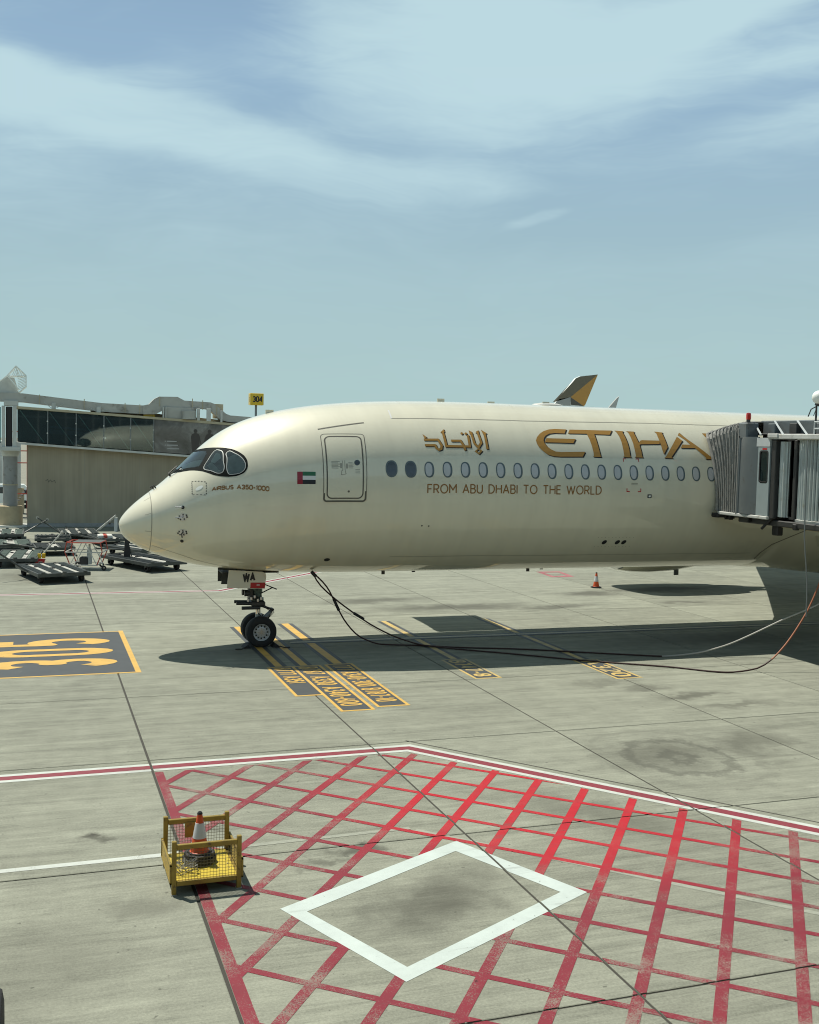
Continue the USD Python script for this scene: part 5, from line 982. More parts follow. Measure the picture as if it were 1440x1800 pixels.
def cone(loc, rz, label, h=.75, base=.40, stacked=False, group=None):
    t = thing('traffic_cone', label, 'traffic cone', loc, rz)
    b = h * .07; R0, R1 = base * .33, base * .075
    fr = [(R0 + (R1 - R0) * u, b + (h - b) * u) for u in np.linspace(0, 1, 9)]
    r_at = lambda u: R0 + (R1 - R0) * u; z_at = lambda u: b + (h - b) * u
    g8 = [(math.cos(a) * base * .54, math.sin(a) * base * .54) for a in np.radians(np.arange(8) * 45 + 22.5)]
    obj('base', cat_([prism(Polygon(g8).buffer(.01), 0, b * .85), prism(Polygon(g8).buffer(-.04), b * .85, b * 1.25)] + ([prism(Polygon(g8).buffer(.03), -.10, -.02), prism(Polygon(g8).buffer(-.02), -.02, .0)] if stacked else [])), 'black_rubber', t)
    obj('lower_sleeve', lathe([(r_at(0) * 1.18, b), (r_at(.03), z_at(.03)), (r_at(.36), z_at(.36))], 28), 'cone_orange', t, smooth=35)
    obj('reflective_collar', lathe([(r_at(.36), z_at(.36)), (r_at(.36) + .005, z_at(.362)), (r_at(.73) + .005, z_at(.728)), (r_at(.73), z_at(.73))], 28), 'cone_white', t, smooth=35)
    obj('upper_sleeve', lathe([(r_at(.73), z_at(.73)), (r_at(.94), z_at(.94))], 28), 'cone_orange', t, smooth=35)
    obj('tip', lathe([(r_at(.94), z_at(.94)), (r_at(.94) * 1.15, z_at(.945)), (r_at(1), z_at(1)), (r_at(1) * .55, z_at(1)), (r_at(1) * .5, z_at(.97))], 20), 'black_rubber', t, smooth=30)
    return t
cone((-.10, -19.05, .33), 12, 'orange and white traffic cone standing on a black base inside the gold stillage', .69, .44, True)
cone((23.92, 11.45, 0), 0, 'small orange and white traffic cone standing alone on the apron beyond the fuselage', .77, .48)

# ------------------------------------------------------------------ baggage tug just entering the frame, lower left
tg = thing('baggage_tug', 'dark rounded rear corner of a vehicle cut off at the lower left edge', 'vehicle')
tyre = [(.30, -.16), (.42, -.17), (.52, -.15), (.565, -.08), (.57, 0), (.565, .08), (.52, .15), (.42, .17), (.30, .16)]
obj('tyre', xf(lathe(tyre, 48, 'x', (0, 0, 0)), trimesh.transformations.translation_matrix((-3.06, -24.3, .57))), 'tyre_rubber', tg, smooth=35)
obj('rim', xf(lathe([(.30, -.15), (.30, .10), (.16, .06), (.10, .12), (0.001, .12)], 40, 'x'), trimesh.transformations.translation_matrix((-3.06, -24.3, .57))), 'dark_metal', tg, smooth=30)
obj('body', rbx(-4.9, -3.3, -26.8, -23.6, .35, 1.05, .08), 'dark_metal', tg)

# ------------------------------------------------------------------ the terminal the picture was taken from, behind the viewer
TM = thing('terminal', 'long glazed terminal facade behind the viewpoint, reflected in the airliner', 'building')
obj('body', rbx(-70, 110, -60, -38.6, 0, 15.5, .1), 'column_paint', TM)
obj('roof', rbx(-72, 112, -61, -36.9, 15.5, 16.3, .1), 'column_paint', TM)
obj('plinth', rbx(-70, 110, -38.6, -38.3, 0, 4.2, .05), 'wall_render', TM)
for k in range(45):
    x = -70 + 4 * k
    for z0, z1 in ((4.4, 9.6), (9.9, 15.1)): obj('window', rbx(x + .12, x + 3.88, -38.6, -38.45, z0, z1, .02), 'facade_glass', TM)

# ------------------------------------------------------------------ the fixed walkway, wall and gear behind the nose
WK = thing('fixed_walkway', 'glazed boarding walkway raised on a wall, with advertising film and roof ducts', 'walkway')
YW = 49.5
def zb_(x): return 6.39 - .0575 * (x + 3.78)
def zt_(x): return 8.90 - .0507 * (x + 3.78)
def facade(x0, x1, lo, hi, y, th):
    g = Polygon([(x0, lo(x0)), (x1, lo(x1)), (x1, hi(x1)), (x0, hi(x0))]); return upright(g, y, th)
xs_ = [-3.72, -1.62, .42, 2.44, 4.42, 6.15]
for k in range(5):
    p = obj('glass_panel', facade(xs_[k] + .02, xs_[k + 1] - .02, lambda x: zb_(x) + .06, lambda x: zt_(x) - .05, YW + .02, .02), 'walkway_glass', WK)
    obj('panel_joint', facade(xs_[k + 1] - .03, xs_[k + 1] + .03, zb_, zt_, YW + .02, .05), 'pole_grey', WK)
    obj('brace', tube([(xs_[k] + .15, YW + .12, zt_(xs_[k]) - .15), (xs_[k] + 1.85, YW + .12, zb_(xs_[k] + 1.85) + .12)], .045, 6), 'lamp_white', WK)
    for zz in (.35, .72):
        obj('clamp', cyl((xs_[k + 1] - .02, YW - .035, zb_(xs_[k + 1]) + zz * 2.4), (xs_[k + 1] - .02, YW - .005, zb_(xs_[k + 1]) + zz * 2.4), .055, 8), 'frame_white', WK)
obj('inner_poster', cat_([facade(-1.5, 3.0, lambda x: zb_(x) + 1.25, lambda x: zb_(x) + 1.42, YW + .6, .02), facade(-1.5, 2.8, lambda x: zb_(x) + .82, lambda x: zb_(x) + 1.15, YW + .6, .02)]), 'blue_print', WK)
obj('floor_slab', facade(-3.9, 24, lambda x: zb_(x) - .16, zb_, YW - .06, -3.4), 'frame_white', WK)
obj('back_wall', facade(-3.8, 24, zb_, zt_, YW + 3.1, .1), 'walkway_inner', WK)
film = obj('poster_film', facade(6.2, 24, lambda x: zb_(x) + .05, lambda x: zt_(x) - .02, YW + .02, .03), 'poster_film', WK)
# figures printed on the film: two people walking hand in hand, seen from behind
def figure(x, z, h, flip):
    s = -1 if flip else 1
    pts = [(-.13, 0), (-.19, .42), (-.22, .70), (-.17, .80), (-.06, .83), (-.05, .86), (.05, .86), (.06, .83), (.17, .79), (.22, .68), (.29, .42), (.24, .40), (.17, .60), (.19, .30), (.15, 0), (.02, 0), (0, .32), (-.02, 0)]
    g = unary_union([Polygon([(x + s * px * h * .8, z + pz * h) for px, pz in pts]).buffer(.01), Point(x, z + .925 * h).buffer(.075 * h)]); return g
obj('printed_figure', upright(figure(9.35, zb_(9.35) + .12, 1.95, False), YW - .012, .006), 'poster_figure', film)
obj('printed_figure', upright(figure(10.45, zb_(10.45) + .12, 2.0, True), YW - .012, .006), 'poster_figure', film)
for k, (tx, L0) in enumerate((('LOREM', 0),) if False else ()): pass
obj('printed_lines', upright(unary_union([sbox(7.15, zb_(7.5) + .62 + .0, 8.0, zb_(7.5) + .70), sbox(7.15, zb_(7.5) + .92, 7.9, zb_(7.5) + 1.0), sbox(7.0, zb_(7.5) + .92, 7.07, zb_(7.5) + 1.0), sbox(7.0, zb_(7.5) + .62, 7.07, zb_(7.5) + .70), sbox(7.2, zb_(7.5) + .36, 8.1, zb_(7.5) + .43)]), YW - .012, .006), 'poster_letter', film)
obj('roof_edge', facade(-3.85, 24, lambda x: zt_(x) - .02, lambda x: zt_(x) + .16, YW - .1, -3.5), 'roof_tan', WK)
obj('roof_kerb', facade(1.5, 24, lambda x: zt_(x) + .16, lambda x: zt_(x) + .52 - .014 * (x - 1.5), YW + 1.0, -.3), 'roof_tan', WK)
# duct over the roof
def duct(pts, w, h, y):
    """A box duct of height h that follows points (x, z of its top)."""
    l = LineString(pts); g = l.buffer(h, single_sided=True, join_style='mitre') if False else Polygon(list(pts) + [(x + .0, z - h) for x, z in reversed(pts)]); return upright(g, y, -w)
obj('duct', duct([(-9, 10.05), (-3.4, 10.02), (2.23, 9.50), (5.35, 9.42)], 1.0, .66, YW + .2), 'duct_metal', WK)
gx = [(5.35, 9.42), (5.80, 9.52), (6.2, 9.95), (6.55, 10.14), (7.97, 10.17), (8.2, 10.05), (8.5, 9.90), (10.5, 9.84), (10.85, 9.72), (11.75, 8.98), (12.1, 8.86), (15, 8.72), (20, 8.45)]
lo = [(20, 7.95), (15, 8.22), (11.9, 8.34), (11.3, 8.5), (10.5, 9.22), (10.2, 9.30), (8.3, 9.36), (7.2, 9.32), (6.9, 9.1), (6.3, 8.78), (5.35, 8.74)]
obj('duct', upright(Polygon(gx + lo), YW + .15, -.95), 'duct_metal', WK)
for x in (-2.2, 1.0, 4.0, 5.1, 6.6, 9.1, 9.9, 11.0): obj('duct_flange', upright(sbox(x - .03, np.interp(x, [-4, 5.3, 6.5, 8, 10.5, 12], [10.06, 9.46, 10.12, 10.2, 9.88, 8.9]) - .72, x + .03, np.interp(x, [-4, 5.3, 6.5, 8, 10.5, 12], [10.06, 9.46, 10.12, 10.2, 9.88, 8.9]) + .02), YW + .13, .03), 'roof_tan', WK)
for x in (-1.2, 2.05): obj('duct_bracket', cat_([rbx(x - .16, x + .16, YW + .1, YW + .5, zt_(x) + .15, zt_(x) + .62, .02), tube([(x - .7, YW + .2, 9.42 - .09 * (x + 1)), (x - .2, YW + .2, zt_(x) + .25)], .03, 6), tube([(x + .7, YW + .2, 9.32 - .09 * (x + 1)), (x + .2, YW + .2, zt_(x) + .25)], .03, 6)]), 'frame_white', WK)
obj('air_unit', rbx(6.88, 9.4, YW + .05, YW + 1.2, zt_(8) + .16, 9.38, .03), 'duct_metal', WK)
obj('air_tank', cyl((8.8, YW - .1, zt_(9) + .2), (8.8, YW - .1, 9.10), .55, 24), 'duct_metal', WK, smooth=40)
for x, w in ((6.86, .05), (7.05, .04), (9.55, .12), (10.35, .17), (11.35, .08)): obj('roof_post', rbx(x - w, x + w, YW - .12, YW - .0, zt_(x) + .16, 9.35 if x < 11 else 9.2, .02), 'frame_white', WK)
obj('roof_vent', cyl((11.3, YW + 1.4, 8.6), (11.3, YW + 1.4, 9.75), .42, 20), 'roof_tan', WK, smooth=40)
obj('roof_crate', rbx(5.4, 6.3, YW + .5, YW + 1.0, zt_(5.8) + .16, zt_(5.8) + .42, .02), 'sign_yellow', WK)
# end frames at the pivot, left
for x, w in ((-4.72, .13), (-3.95, .15)): obj('end_frame', rbx(x - w, x + w, YW - .15, YW + .2, 6.0, 9.05, .03), 'frame_white', WK)
obj('end_seal', rbx(-4.55, -4.12, YW - .05, YW + .15, 5.95, 9.0, .03), 'black_rubber', WK)
obj('glass_panel', upright(sbox(-7, 6.3, -4.9, 8.95), YW + .05, .03), 'walkway_glass', WK)
obj('pivot_collar', rbx(-4.95, -3.55, YW - .3, YW + 1.0, 5.72, 6.05, .04), 'frame_white', WK)
obj('roof_cap', rbx(-4.7, -3.7, YW - .1, YW + 1.0, 9.05, 9.45, .03), 'frame_white', WK)
# white lattice hood on the roof
LH = thing('roof_hood', 'white lattice hood with solid grey cheek on the walkway roof at far left', 'roof structure')
A_ = [(-3.86, 12.02), (-3.15, 11.34), (-3.15, 10.54), (-3.66, 10.06), (-4.5, 11.25), (-3.9, 11.2)]
def hp_(x, z, y=YW): return (x, y, z)
lat = []
for y in (YW, YW + 1.4):
    for a, b in ((A_[0], A_[1]), (A_[1], A_[2]), (A_[2], A_[3]), (A_[0], A_[4]), (A_[4], (-5.6, 10.3)), (A_[4], (-3.15, 11.3)), ((-3.86, 12.02), (-3.7, 11.25)), ((-4.4, 11.2), (-3.66, 10.3))): lat.append(tube([hp_(*a, y), hp_(*b, y)], .042, 6))
for k in range(9):
    t = k / 8; a = (A_[0][0] + (A_[1][0] - A_[0][0]) * t, A_[0][1] + (A_[1][1] - A_[0][1]) * t); b = (A_[4][0] + .35 + .45 * t, 11.2 - .0 * t)
    lat.append(tube([hp_(*a, YW), hp_(*a, YW + 1.4)], .03, 5)); lat.append(tube([hp_(-3.15 - .50 * t, 10.54 - .48 * t, YW), hp_(-3.15 - .50 * t, 10.54 - .48 * t, YW + 1.4)], .03, 5)); lat.append(tube([hp_(-3.86 + .3 * (1 - t) * 0 + .1, 11.2 - 1.0 * t, YW + .02), hp_(-3.15, 11.34 - .8 * t, YW + .02)], .028, 5)); lat.append(tube([hp_(a[0], a[1], YW + .02), hp_(a[0] - .28 * (1 - t), 11.2, YW + .02)], .026, 5))
obj('lattice', cat_(lat), 'lamp_white', LH)
obj('cheek', upright(Polygon([(-6.2, 10.0), (-3.66, 10.02), (-3.75, 10.4), (-3.98, 11.15), (-4.5, 11.2), (-6.2, 10.0)]), YW + .5, .06), 'frame_white', LH)
# wall under the walkway
wl_ = thing('support_wall', 'long plain beige rendered wall under the glazed walkway', 'wall')
obj('wall', upright(Polygon([(-3.07, 0), (26, 0), (26, zb_(26) - .16), (-3.07, zb_(-3.07) - .16)]), 50.2, -.5), 'wall_render', wl_)
for x in (1.05, 5.2, 9.4): obj('wall_joint', upright(sbox(x - .015, .2, x + .015, zb_(x) - .2), 50.197, .003), 'soft_seam', wl_)
obj('wall_base', rbx(-3.07, 26, 50.1, 50.197, 0, .28, .01), 'column_paint', wl_)
obj('graffiti_mark', upright(unary_union([LineString([(-1.75, 3.5), (-1.6, 3.62), (-1.55, 3.4), (-1.4, 3.58), (-1.3, 3.42), (-1.1, 3.55), (-1.05, 3.35)]).buffer(.02)]), 50.19, .002), 'seam', wl_)
cb = thing('column', 'round grey column on a drum plinth supporting the walkway pivot at the left', 'column', (-4.28, 51.0, 0))
obj('shaft', cyl((0, 0, 1.55), (0, 0, 5.9), .52, 32), 'column_paint', cb, smooth=40)
obj('capital', lathe([(.52, 5.3), (.60, 5.35), (.75, 5.75), (.75, 5.9), (0.01, 5.9)], 32), 'frame_white', cb, smooth=30)
obj('plinth', lathe([(.9, .0), (.9, 1.50), (.86, 1.56), (.5, 1.58)], 40), 'plinth_concrete', cb, smooth=30)
obj('shaft_band', lathe([(.52, 3.12), (.545, 3.12), (.545, 3.2), (.52, 3.2)], 32), 'roof_tan', cb)
obj('footing', cyl((0, 0, 0), (0, 0, .12), 1.5, 40), 'frame_white', cb)
cb2 = thing('column', 'smaller pale round column seen in the gap behind the grey column', 'column', (-4.1, 66, 0))
obj('shaft', cyl((0, 0, 2.2), (0, 0, 6.2), .42, 24), 'frame_white', cb2, smooth=40); obj('plinth', cyl((0, 0, 0), (0, 0, 2.2), .7, 28), 'plinth_concrete', cb2, smooth=40)
rf = thing('steel_stair', 'red steel stair tower showing in the gap left of the beige wall', 'stair')
obj('frame', cat_([cyl((x, y, 0), (x, y, 7.5), .06, 8) for x in (-4.6, -3.1) for y in (60, 62)] + [cyl((-4.6, 60, z), (-3.1, 60, z), .05, 6) for z in (2, 4.6, 5.6, 7.2)] + [cyl((-3.1, 60, z), (-3.1, 62, z), .05, 6) for z in (2, 4.6, 5.6, 7.2)]), 'red_steel', rf)
for k in range(9): obj('tread', rbx(-4.5 + .14 * k, -4.3 + .14 * k, 60.2, 61.8, .5 + .22 * k, .54 + .22 * k, .01), 'dark_metal', rf)
vn = thing('service_van', 'white service van parked in shade behind the grey column', 'van', (-4.9, 74, 0))
obj('body', trimesh.convex.convex_hull(np.array([(x, y, z) for x in (-2.4, 2.4) for y in (-1, 1) for z in (.45, 1.3)] + [(x, y, 2.2) for x in (-2.3, 1.4) for y in (-.9, .9)])), 'lamp_white', vn)
obj('side_window', cat_([rbx(-1.9, 1.1, -1.0, -.955, 1.35, 1.95, .02), rbx(1.2, 1.75, -1.0, -.96, 1.35, 1.75, .02)]), 'window_dark', vn)
for x in (-1.5, 1.5): obj('wheel', lathe([(.1, -.12), (.3, -.12), (.36, -.06), (.36, .06), (.3, .12), (.1, .12)], 24, 'y', (x, -.95, .36)), 'tyre_rubber', vn)
tb = thing('terminal_block', 'distant pale terminal building behind the walkway at far left', 'building')
obj('block', rbx(-60, -6, 95, 110, 0, 6.2, .1), 'frame_white', tb)
for k in range(14): obj('window', rbx(-10 - 3.2 * k, -7.6 - 3.2 * k, 94.9, 95.05, 2.2, 4.6, .03), 'window_dark', tb)
# stand sign
sg = thing('stand_sign', 'yellow box sign numbered 304 on a grey pole above the walkway', 'sign', (0, 0, 0))
sx0, sx1, sy, sz0, sz1 = 17.53, 18.87, 70.0, 10.42, 11.58
obj('sign_box', rbx(sx0, sx1, sy, sy + 1.0, sz0, sz1, .04), 'sign_yellow', sg)
g, L_ = letters('304', .60, .115, .72, .18); g = affinity.translate(g, sx0 + .28, sz0 + .28)
obj('sign_number', upright(g, sy - .004, .006), 'black_letter', sg)
g, L_ = letters('3', .5, .07, .6, .2); obj('sign_number', sidewall(affinity.translate(g, sy + .3, sz0 + .3), sx0 - .008, .006), 'black_letter', sg)
obj('pole', cyl(((sx0 + sx1) / 2, sy + .5, 0), ((sx0 + sx1) / 2, sy + .5, sz0), .11, 14), 'pole_grey', sg)

# ------------------------------------------------------------------ pallet dollies
def dolly_proto(label, L_=4.4, W_=2.45, deck='dolly_deck', loc=(0, 0, 0), rz=0, bar=True, stripes=3, bar_angle=35):
    t = thing('pallet_dolly', label, 'dolly', loc, rz, 'pallet dollies parked in front of the wall')
    w, l, z = W_ / 2, L_ / 2, .50
    obj('frame', cat_([rbx(-w, w, -l, -l + .10, z - .16, z + .02, .015), rbx(-w, w, l - .10, l, z - .16, z + .02, .015), rbx(-w, -w + .08, -l + .1, l - .1, z - .16, z + .02, .015), rbx(w - .08, w, -l + .1, l - .1, z - .16, z + .02, .015), rbx(-w + .1, w - .1, -.06, .06, z - .2, z - .06, .01), rbx(-.06, .06, -l + .1, l - .1, z - .2, z - .06, .01)]), 'dolly_steel', t)
    n = stripes
    xw = (W_ - .2) / (2 * n + 1); 
    for k in range(n):
        xc = -w + .1 + xw * (2 * k + 1.5)
        for ya, yb in (((-l + .12, -.35), (.30, l - .12)) if k % 2 else ((-l + .12, .5), (.62, l - .5))): obj('deck_strip', rbx(xc - xw * (.30 if k % 2 == 0 else .22), xc + xw * .28, ya, yb, z - .02, z + .012, .004), 'dolly_white', t)
        obj('deck_catch', cat_([rbx(xc - xw * .2, xc + xw * .2, y_ - .07, y_ + .07, z + .0, z + .06, .01) for y_ in ((-.15,) if k % 2 else (.56, l - .3))]), 'black_rubber', t)
    for k in range(n + 1):
        xc = -w + .1 + xw * (2 * k + .5); nr_ = 22
        hw = xw * .62
        if k in (0, n): hw = xw * .46
        obj('roller_bed', cat_([tube([(xc - hw, -l + .2 + (L_ - .4) * i / (nr_ - 1), z - .01), (xc + hw, -l + .2 + (L_ - .4) * i / (nr_ - 1), z - .01)], .035, 6) for i in range(nr_)]), deck, t)
    obj('deck_pan', rbx(-w + .09, w - .09, -l + .11, l - .11, z - .06, z - .045, .003), deck, t)
    for sx in (-1, 1):
        for sy in (-1, 1):
            wh = obj('wheel', lathe([(.10, -.09), (.17, -.10), (.20, -.07), (.205, 0), (.20, .07), (.17, .10), (.10, .09)], 20, 'x', (sx * (w - .28), sy * (l - .6), .205)), 'tyre_rubber', t, smooth=35)
            obj('fork', rbx(sx * (w - .28) - .14, sx * (w - .28) + .14, sy * (l - .6) - .08, sy * (l - .6) + .08, .22, z - .16, .02), 'dolly_steel', wh)
    for k, (xx_, yy_) in enumerate(((-w + .25, -l + .05), (0, -l + .05), (w - .25, -l + .05), (0, l - .05))): obj('pallet_stop', rbx(xx_ - .09, xx_ + .09, yy_ - .05, yy_ + .05, z + .0, z + .085, .01), 'dolly_steel', t)
    if bar:
        a = math.radians(bar_angle); b0 = np.array([-w + .05, 0, z - .1]); b1 = b0 + 1.75 * np.array([-math.cos(a), 0, math.sin(a)])
        br = obj('tow_bar', cat_([tube([b0 + [0, .35, 0], b0 + .5 * (b1 - b0), b1], .045, 8), tube([b0 + [0, -.35, 0], b0 + .5 * (b1 - b0)], .045, 8)]), 'dolly_steel', t)
        obj('tow_eye', lathe([(.05, -.02), (.10, -.02), (.10, .02), (.05, .02), (.05, -.02)], 16, 'y', tuple(b1)), 'dolly_white', br)
    return t
d0 = dolly_proto('black pallet dolly with three white deck strips and raised tow bar, nearest and leftmost', loc=(-1.75, 18.95, 0), rz=14)
d2 = dup(d0, (.25, 40.4, 0), 2, 'black pallet dolly with white deck strips against the beige wall, left of the nose')
def bare(label, loc, rz, deck, L_=4.4, W_=2.3, bar=True, stripes=2, ang=35): return dolly_proto(label, L_, W_, deck, loc, rz, bar, stripes, ang)
bare('black pallet dolly partly hidden under the airliner nose with a dark upright tow frame', (2.95, 23.0, 0), 25, 'dolly_steel', 5.0, 2.3, False, 1)
bare('green pallet dolly with a red reflector board and pale tow bar, at the left edge', (-3.35, 25.6, 0), -4, 'dolly_green', 4.6, 2.2, False, 2)
bare('grey-green pallet dolly at the far left edge below the column', (-4.3, 40.2, 0), 180, 'dolly_green', 4.2, 2.2, True, 2, 30)
bare('low dark pallet dolly behind the green one, cut by the left edge', (-3.9, 32.6, 0), 3, 'dolly_green', 3.6, 2.3, False, 1)
bare('dark pallet dolly in the middle of the group behind the red and white frame', (-1.5, 30.6, 0), 4, 'dolly_steel', 3.0, 2.2, True, 1, 8)
bare('dark pallet dolly with a spiked rear edge below the wall', (-1.45, 36.2, 0), 0, 'dolly_steel', 2.6, 2.2, False, 1)
bare('dark pallet dolly standing behind the nose tip with a white load on it', (2.1, 36.0, 0), 10, 'dolly_deck', 3.6, 2.2, True, 1, 12)
bare('dark pallet dolly with a white deck strip just below the nose tip', (3.2, 29.2, 0), 28, 'dolly_deck', 4.0, 2.2, True, 2, 5)
ld = thing('white_load', 'pale pink and white folded load lying on a dolly left of the nose tip', 'load', (1.7, 35.2, .52)); obj('slab', rbx(-.45, .45, -.5, .5, 0, .18, .03), 'white_steel', ld); obj('stripe', rbx(-.12, .12, -.52, .52, .0, .19, .02), 'red_steel', ld)
rl = thing('spiked_rack', 'dark rack with a row of pale pegs on the middle dolly', 'rack', (-1.4, 35.4, .52)); obj('beam', rbx(-1.0, 1.0, -.05, .05, .0, .12, .01), 'dolly_steel', rl)
for k in range(9): obj('peg', rbx(-.96 + .24 * k - .03, -.96 + .24 * k + .03, -.06, .06, .12, .24, .01), 'dolly_white', rl)
rr = thing('reflector_board', 'red reflector board with yellow tabs on the end of the green dolly', 'board', (-2.35, 23.9, .18)); obj('board', rbx(-.30, .30, -.03, .03, 0, .24, .01), 'placard_red', rr)
for k in range(2): obj('tab', rbx(-.05 + .22 * k, .12 + .22 * k, .05 + .2 * k, .2 + .2 * k, .25, .5, .01), 'sign_yellow', rr)
tb1 = thing('tow_bar', 'pale tow bar sticking up diagonally from the green dolly', 'tow bar'); obj('bar', tube([(-2.3, 24.6, .4), (-1.15, 24.9, 1.75)], .04, 8), 'dolly_white', tb1); obj('eye', cyl((-1.15, 24.88, 1.70), (-1.15, 24.96, 1.80), .07, 10), 'dolly_white', tb1)
tb2 = thing('tow_bar', 'white tow bar raised at an angle against the beige wall', 'tow bar'); obj('bar', tube([(1.45, 40.5, .45), (2.75, 40.6, 1.55)], .07, 8), 'dolly_white', tb2); obj('knob', cyl((2.3, 40.5, 1.05), (2.35, 40.45, 1.0), .07, 10), 'black_rubber', tb2)
bo = thing('bollard', 'small pale metal bollard by the wall left of the nose tip', 'bollard', (3.1, 45.7, 0)); obj('post', cyl((0, 0, 0), (0, 0, 1.0), .12, 16), 'bridge_white', bo, smooth=40); obj('cap', cyl((0, 0, 1.0), (0, 0, 1.06), .14, 16), 'frame_white', bo)
ut = thing('upright_frame', 'black tapering tow frame standing upright at the end of the dolly under the nose', 'tow frame', (2.2, 23.6, 0))
obj('plate', upright(Polygon([(-.25, .06), (.20, .06), (.02, 1.45), (-.17, 1.45)]), .0, .10), 'black_rubber', ut); obj('arm', tube([(-.1, -.05, 1.4), (-.25, -.05, 1.55), (-.05, .2, 1.62), (.15, .05, 1.5)], .04, 6), 'dolly_steel', ut); obj('brace', tube([(.0, -.06, 1.3), (.32, .1, .08)], .03, 6), 'dolly_steel', ut)
# red and white tubular service frame with its gas bottle
sf = thing('tube_cart', 'red and white tubular steel cart frame with a dark top among the dollies', 'cart', (.02, 22.9, 0), -14)
w_, d_ = .95, .75
reds, whs = [], []
for sx in (-1, 1):
    for sy in (-1, 1): reds.append(tube([(sx * w_ * .72, sy * d_, .25), (sx * w_, sy * d_, .95), (sx * w_ * .9, sy * d_, 1.42)], .03, 6))
for sy in (-1, 1):
    reds.append(tube([(-w_ * .9, sy * d_, 1.42), (w_ * .9, sy * d_, 1.42)], .03, 6)); whs.append(tube([(-w_, sy * d_, .92), (w_, sy * d_, .92)], .028, 6)); whs.append(tube([(-w_ * .72, sy * d_, .25), (-.1, sy * d_, 1.4)], .025, 6)); whs.append(tube([(w_ * .72, sy * d_, .25), (.1, sy * d_, 1.4)], .025, 6))
    whs.append(tube([(-w_ * .72, sy * d_, .25), (w_ * .72, sy * d_, .25)], .03, 6))
for sx in (-1, 1): reds.append(tube([(sx * w_ * .9, -d_, 1.42), (sx * w_ * .9, d_, 1.42)], .03, 6)); whs.append(tube([(sx * w_, -d_, .92), (sx * w_, d_, .92)], .025, 6)); whs.append(tube([(sx * w_ * .72, -d_, .25), (sx * w_ * .72, d_, .25)], .03, 6))
obj('red_tubes', cat_(reds), 'red_steel', sf); obj('white_tubes', cat_(whs), 'white_steel', sf)
obj('top_sheet', rbx(-.55, w_ * .9, -d_ * .9, d_ * .9, 1.42, 1.455, .01), 'dolly_deck', sf)
obj('gas_bottle', lathe([(.0, .25), (.12, .25), (.13, .3), (.13, .95), (.06, 1.1), (.05, 1.3), (0, 1.3)], 20, 'z', (.2, -.2, 0)), 'frame_white', sf, smooth=40)
obj('machine_box', rbx(-.3, .15, -.35, .2, .22, .62, .03), 'dark_metal', sf)
obj('wheel_strut', cat_([tube([(w_ * .85, -d_, .9), (w_ * 1.1, -d_ - .1, .12)], .02, 6), tube([(-.2, -d_ - .1, .12), (w_ * 1.1, -d_ - .1, .12)], .025, 6)]), 'white_steel', sf)
for x, y in ((1.12 * w_, -.86), (-.6, -.7), (-.6, .7), (.65, .7)): obj('wheel', lathe([(.05, -.05), (.12, -.05), (.13, 0), (.12, .05), (.05, .05)], 16, 'y', (x, y, .13)), 'tyre_rubber', sf)

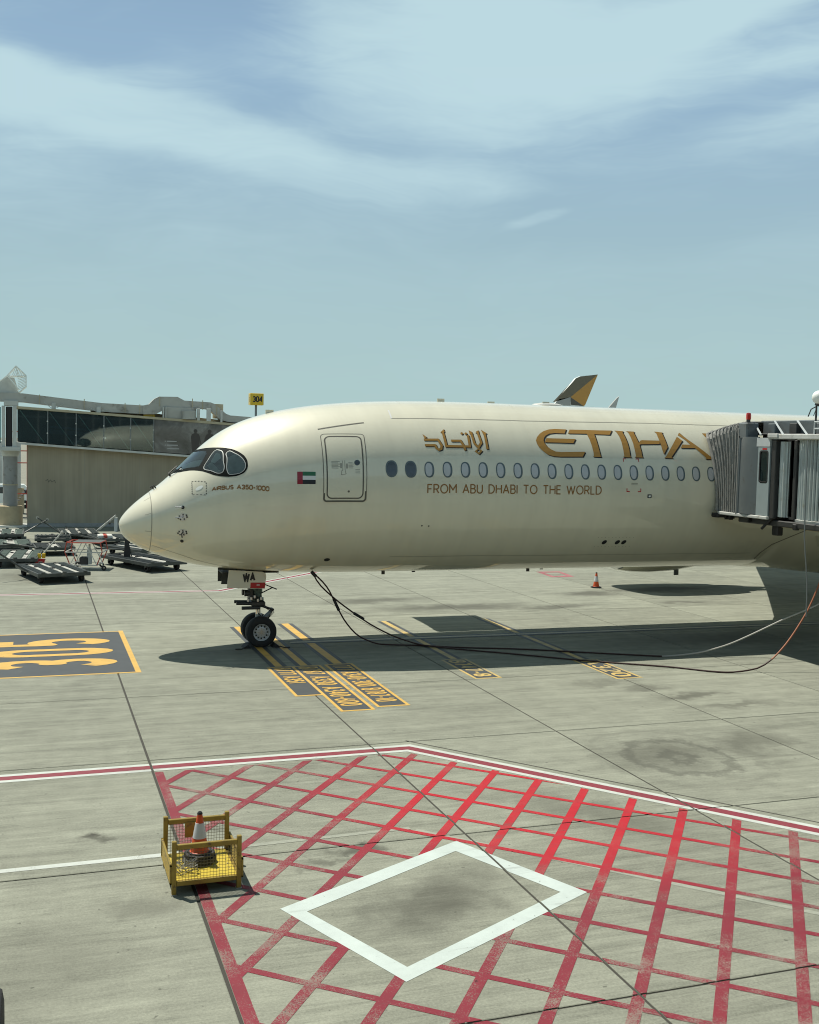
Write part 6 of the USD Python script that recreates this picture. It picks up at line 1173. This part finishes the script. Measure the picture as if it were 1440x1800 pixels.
# ------------------------------------------------------------------ airliners beyond
def far_airliner(name, label, x_te, y, fin_pts, facets, body_m, len_=58, r=2.9, zc_=5.0, finx=0):
    t = thing(name, label, 'airliner')
    xN = x_te - len_; n = 28; prof = []
    for u in np.linspace(0, 1, 40):
        rr = r * (1 - (1 - min(u / .13, 1)) ** 2) ** .5 if u < .13 else r if u < .68 else r * max(.06, 1 - ((u - .68) / .32) ** 1.6)
        prof.append((max(rr, .05), u * len_))
    m = lathe(prof, n, 'x', (xN, y, zc_)); v = m.vertices; u = (v[:, 0] - xN) / len_; v[:, 2] += np.where(u > .68, 1.5 * (np.maximum(u - .68, 0) / .32) ** 1.5, 0); m = trimesh.Trimesh(v, m.faces, process=False)
    obj('fuselage', m, body_m, t, smooth=True)
    for sd in (1, -1):
        w = wing(1, [(r * .7, xN + len_ * .36, 11, 3.6, 1.1), (r + .6, xN + len_ * .39, 9.6, 3.8, 1.0), (13, xN + len_ * .50, 5.6, 5, .9), (28, xN + len_ * .66, 1.6, 6.6, .8)])
        if sd < 0: w = mirror_y(w)
        w.apply_translation([0, y, 0]); obj('wing', w, body_m, t)
        obj('engine', lathe([(1.3, 0), (1.5, .2), (1.65, 1.2), (1.6, 3), (1.1, 4.6), (.3, 5.4)], 24, 'x', (xN + len_ * .36, y + sd * 9.6, 2.5)), body_m, t, smooth=40)
        w = wing(1, [(.6, x_te - 7.0, 4.6, 6.2, 1), (9, x_te - 1.5, 1.7, 7.0, .9)])
        if sd < 0: w = mirror_y(w)
        w.apply_translation([0, y, 0]); obj('tailplane', w, body_m, t)
    for k, x in enumerate((xN + 6, xN + len_ * .5)): obj('gear_leg', cat_([cyl((x, y + dy, .5), (x, y + dy, 2.8), .16, 10) for dy in ((0,) if k == 0 else (-4, 4))]), 'dark_metal', t); obj('gear_wheel', cat_([lathe([(.2, -.2), (.5, -.2), (.55, 0), (.5, .2), (.2, .2)], 20, 'y', (x, y + dy, .55)) for dy in ((-.35, .35) if k == 0 else (-4.5, -3.5, 3.5, 4.5))]), 'tyre_rubber', t)
    f = fin(fin_pts, y, .35, body_m, t)
    for pts, m_ in facets:
        for s in (-1, 1): obj('fin_facet', fin_mesh(pts, y + s * .19, .02), m_, f)
    return t
def fin_mesh(xz, y, th):
    m = trimesh.creation.extrude_polygon(Polygon(xz), th, engine='earcut'); m.apply_transform(np.array([[1, 0, 0, 0], [0, 0, -1, y + th / 2], [0, 1, 0, 0], [0, 0, 0, 1.]])); m.fix_normals(); return m
# tail corners in metres at its distance
def fp(x, z): return (x, z)
le0, kn, kn2, tip, te = (58.35, 12.4), (61.15, 15.6), (61.75, 15.85), (64.15, 16.2), (62.45, 12.15)
leb, teb = (53.9, 7.3), (60.3, 7.3)
mid = (60.45, 13.25)
FX = [([(58.2, 12.55), kn, kn2, tip, mid], 'fin_brown'), ([tip, (62.55, 12.4), (62.3, 12.2), mid], 'fin_gold'), ([mid, (60.55, 12.3), (62.3, 12.2)], 'fin_dark'), ([mid, (58.9, 12.95), (58.2, 12.25), (60.5, 12.25)], 'fin_grey'), ([leb, (58.1, 12.2), (62.4, 12.15), teb], 'fin_dark')]
far_airliner('airliner', 'distant airliner whose gold, brown and grey faceted tail fin rises behind the fuselage', 64.0, 85.0, [leb, (58.2, 12.25), (61.1, 15.62), (61.75, 15.90), (64.2, 16.22), te, teb], FX, 'lamp_white')
far_airliner('airliner', 'far white airliner with only a small pale fin tip showing right of the faceted tail', 104.0, 150.0, [(95.9, 7.4), (103.0, 15.2), (104.5, 16.85), (104.96, 17.18), (104.4, 15.2), (102.2, 7.4)], [], 'fin_pale')
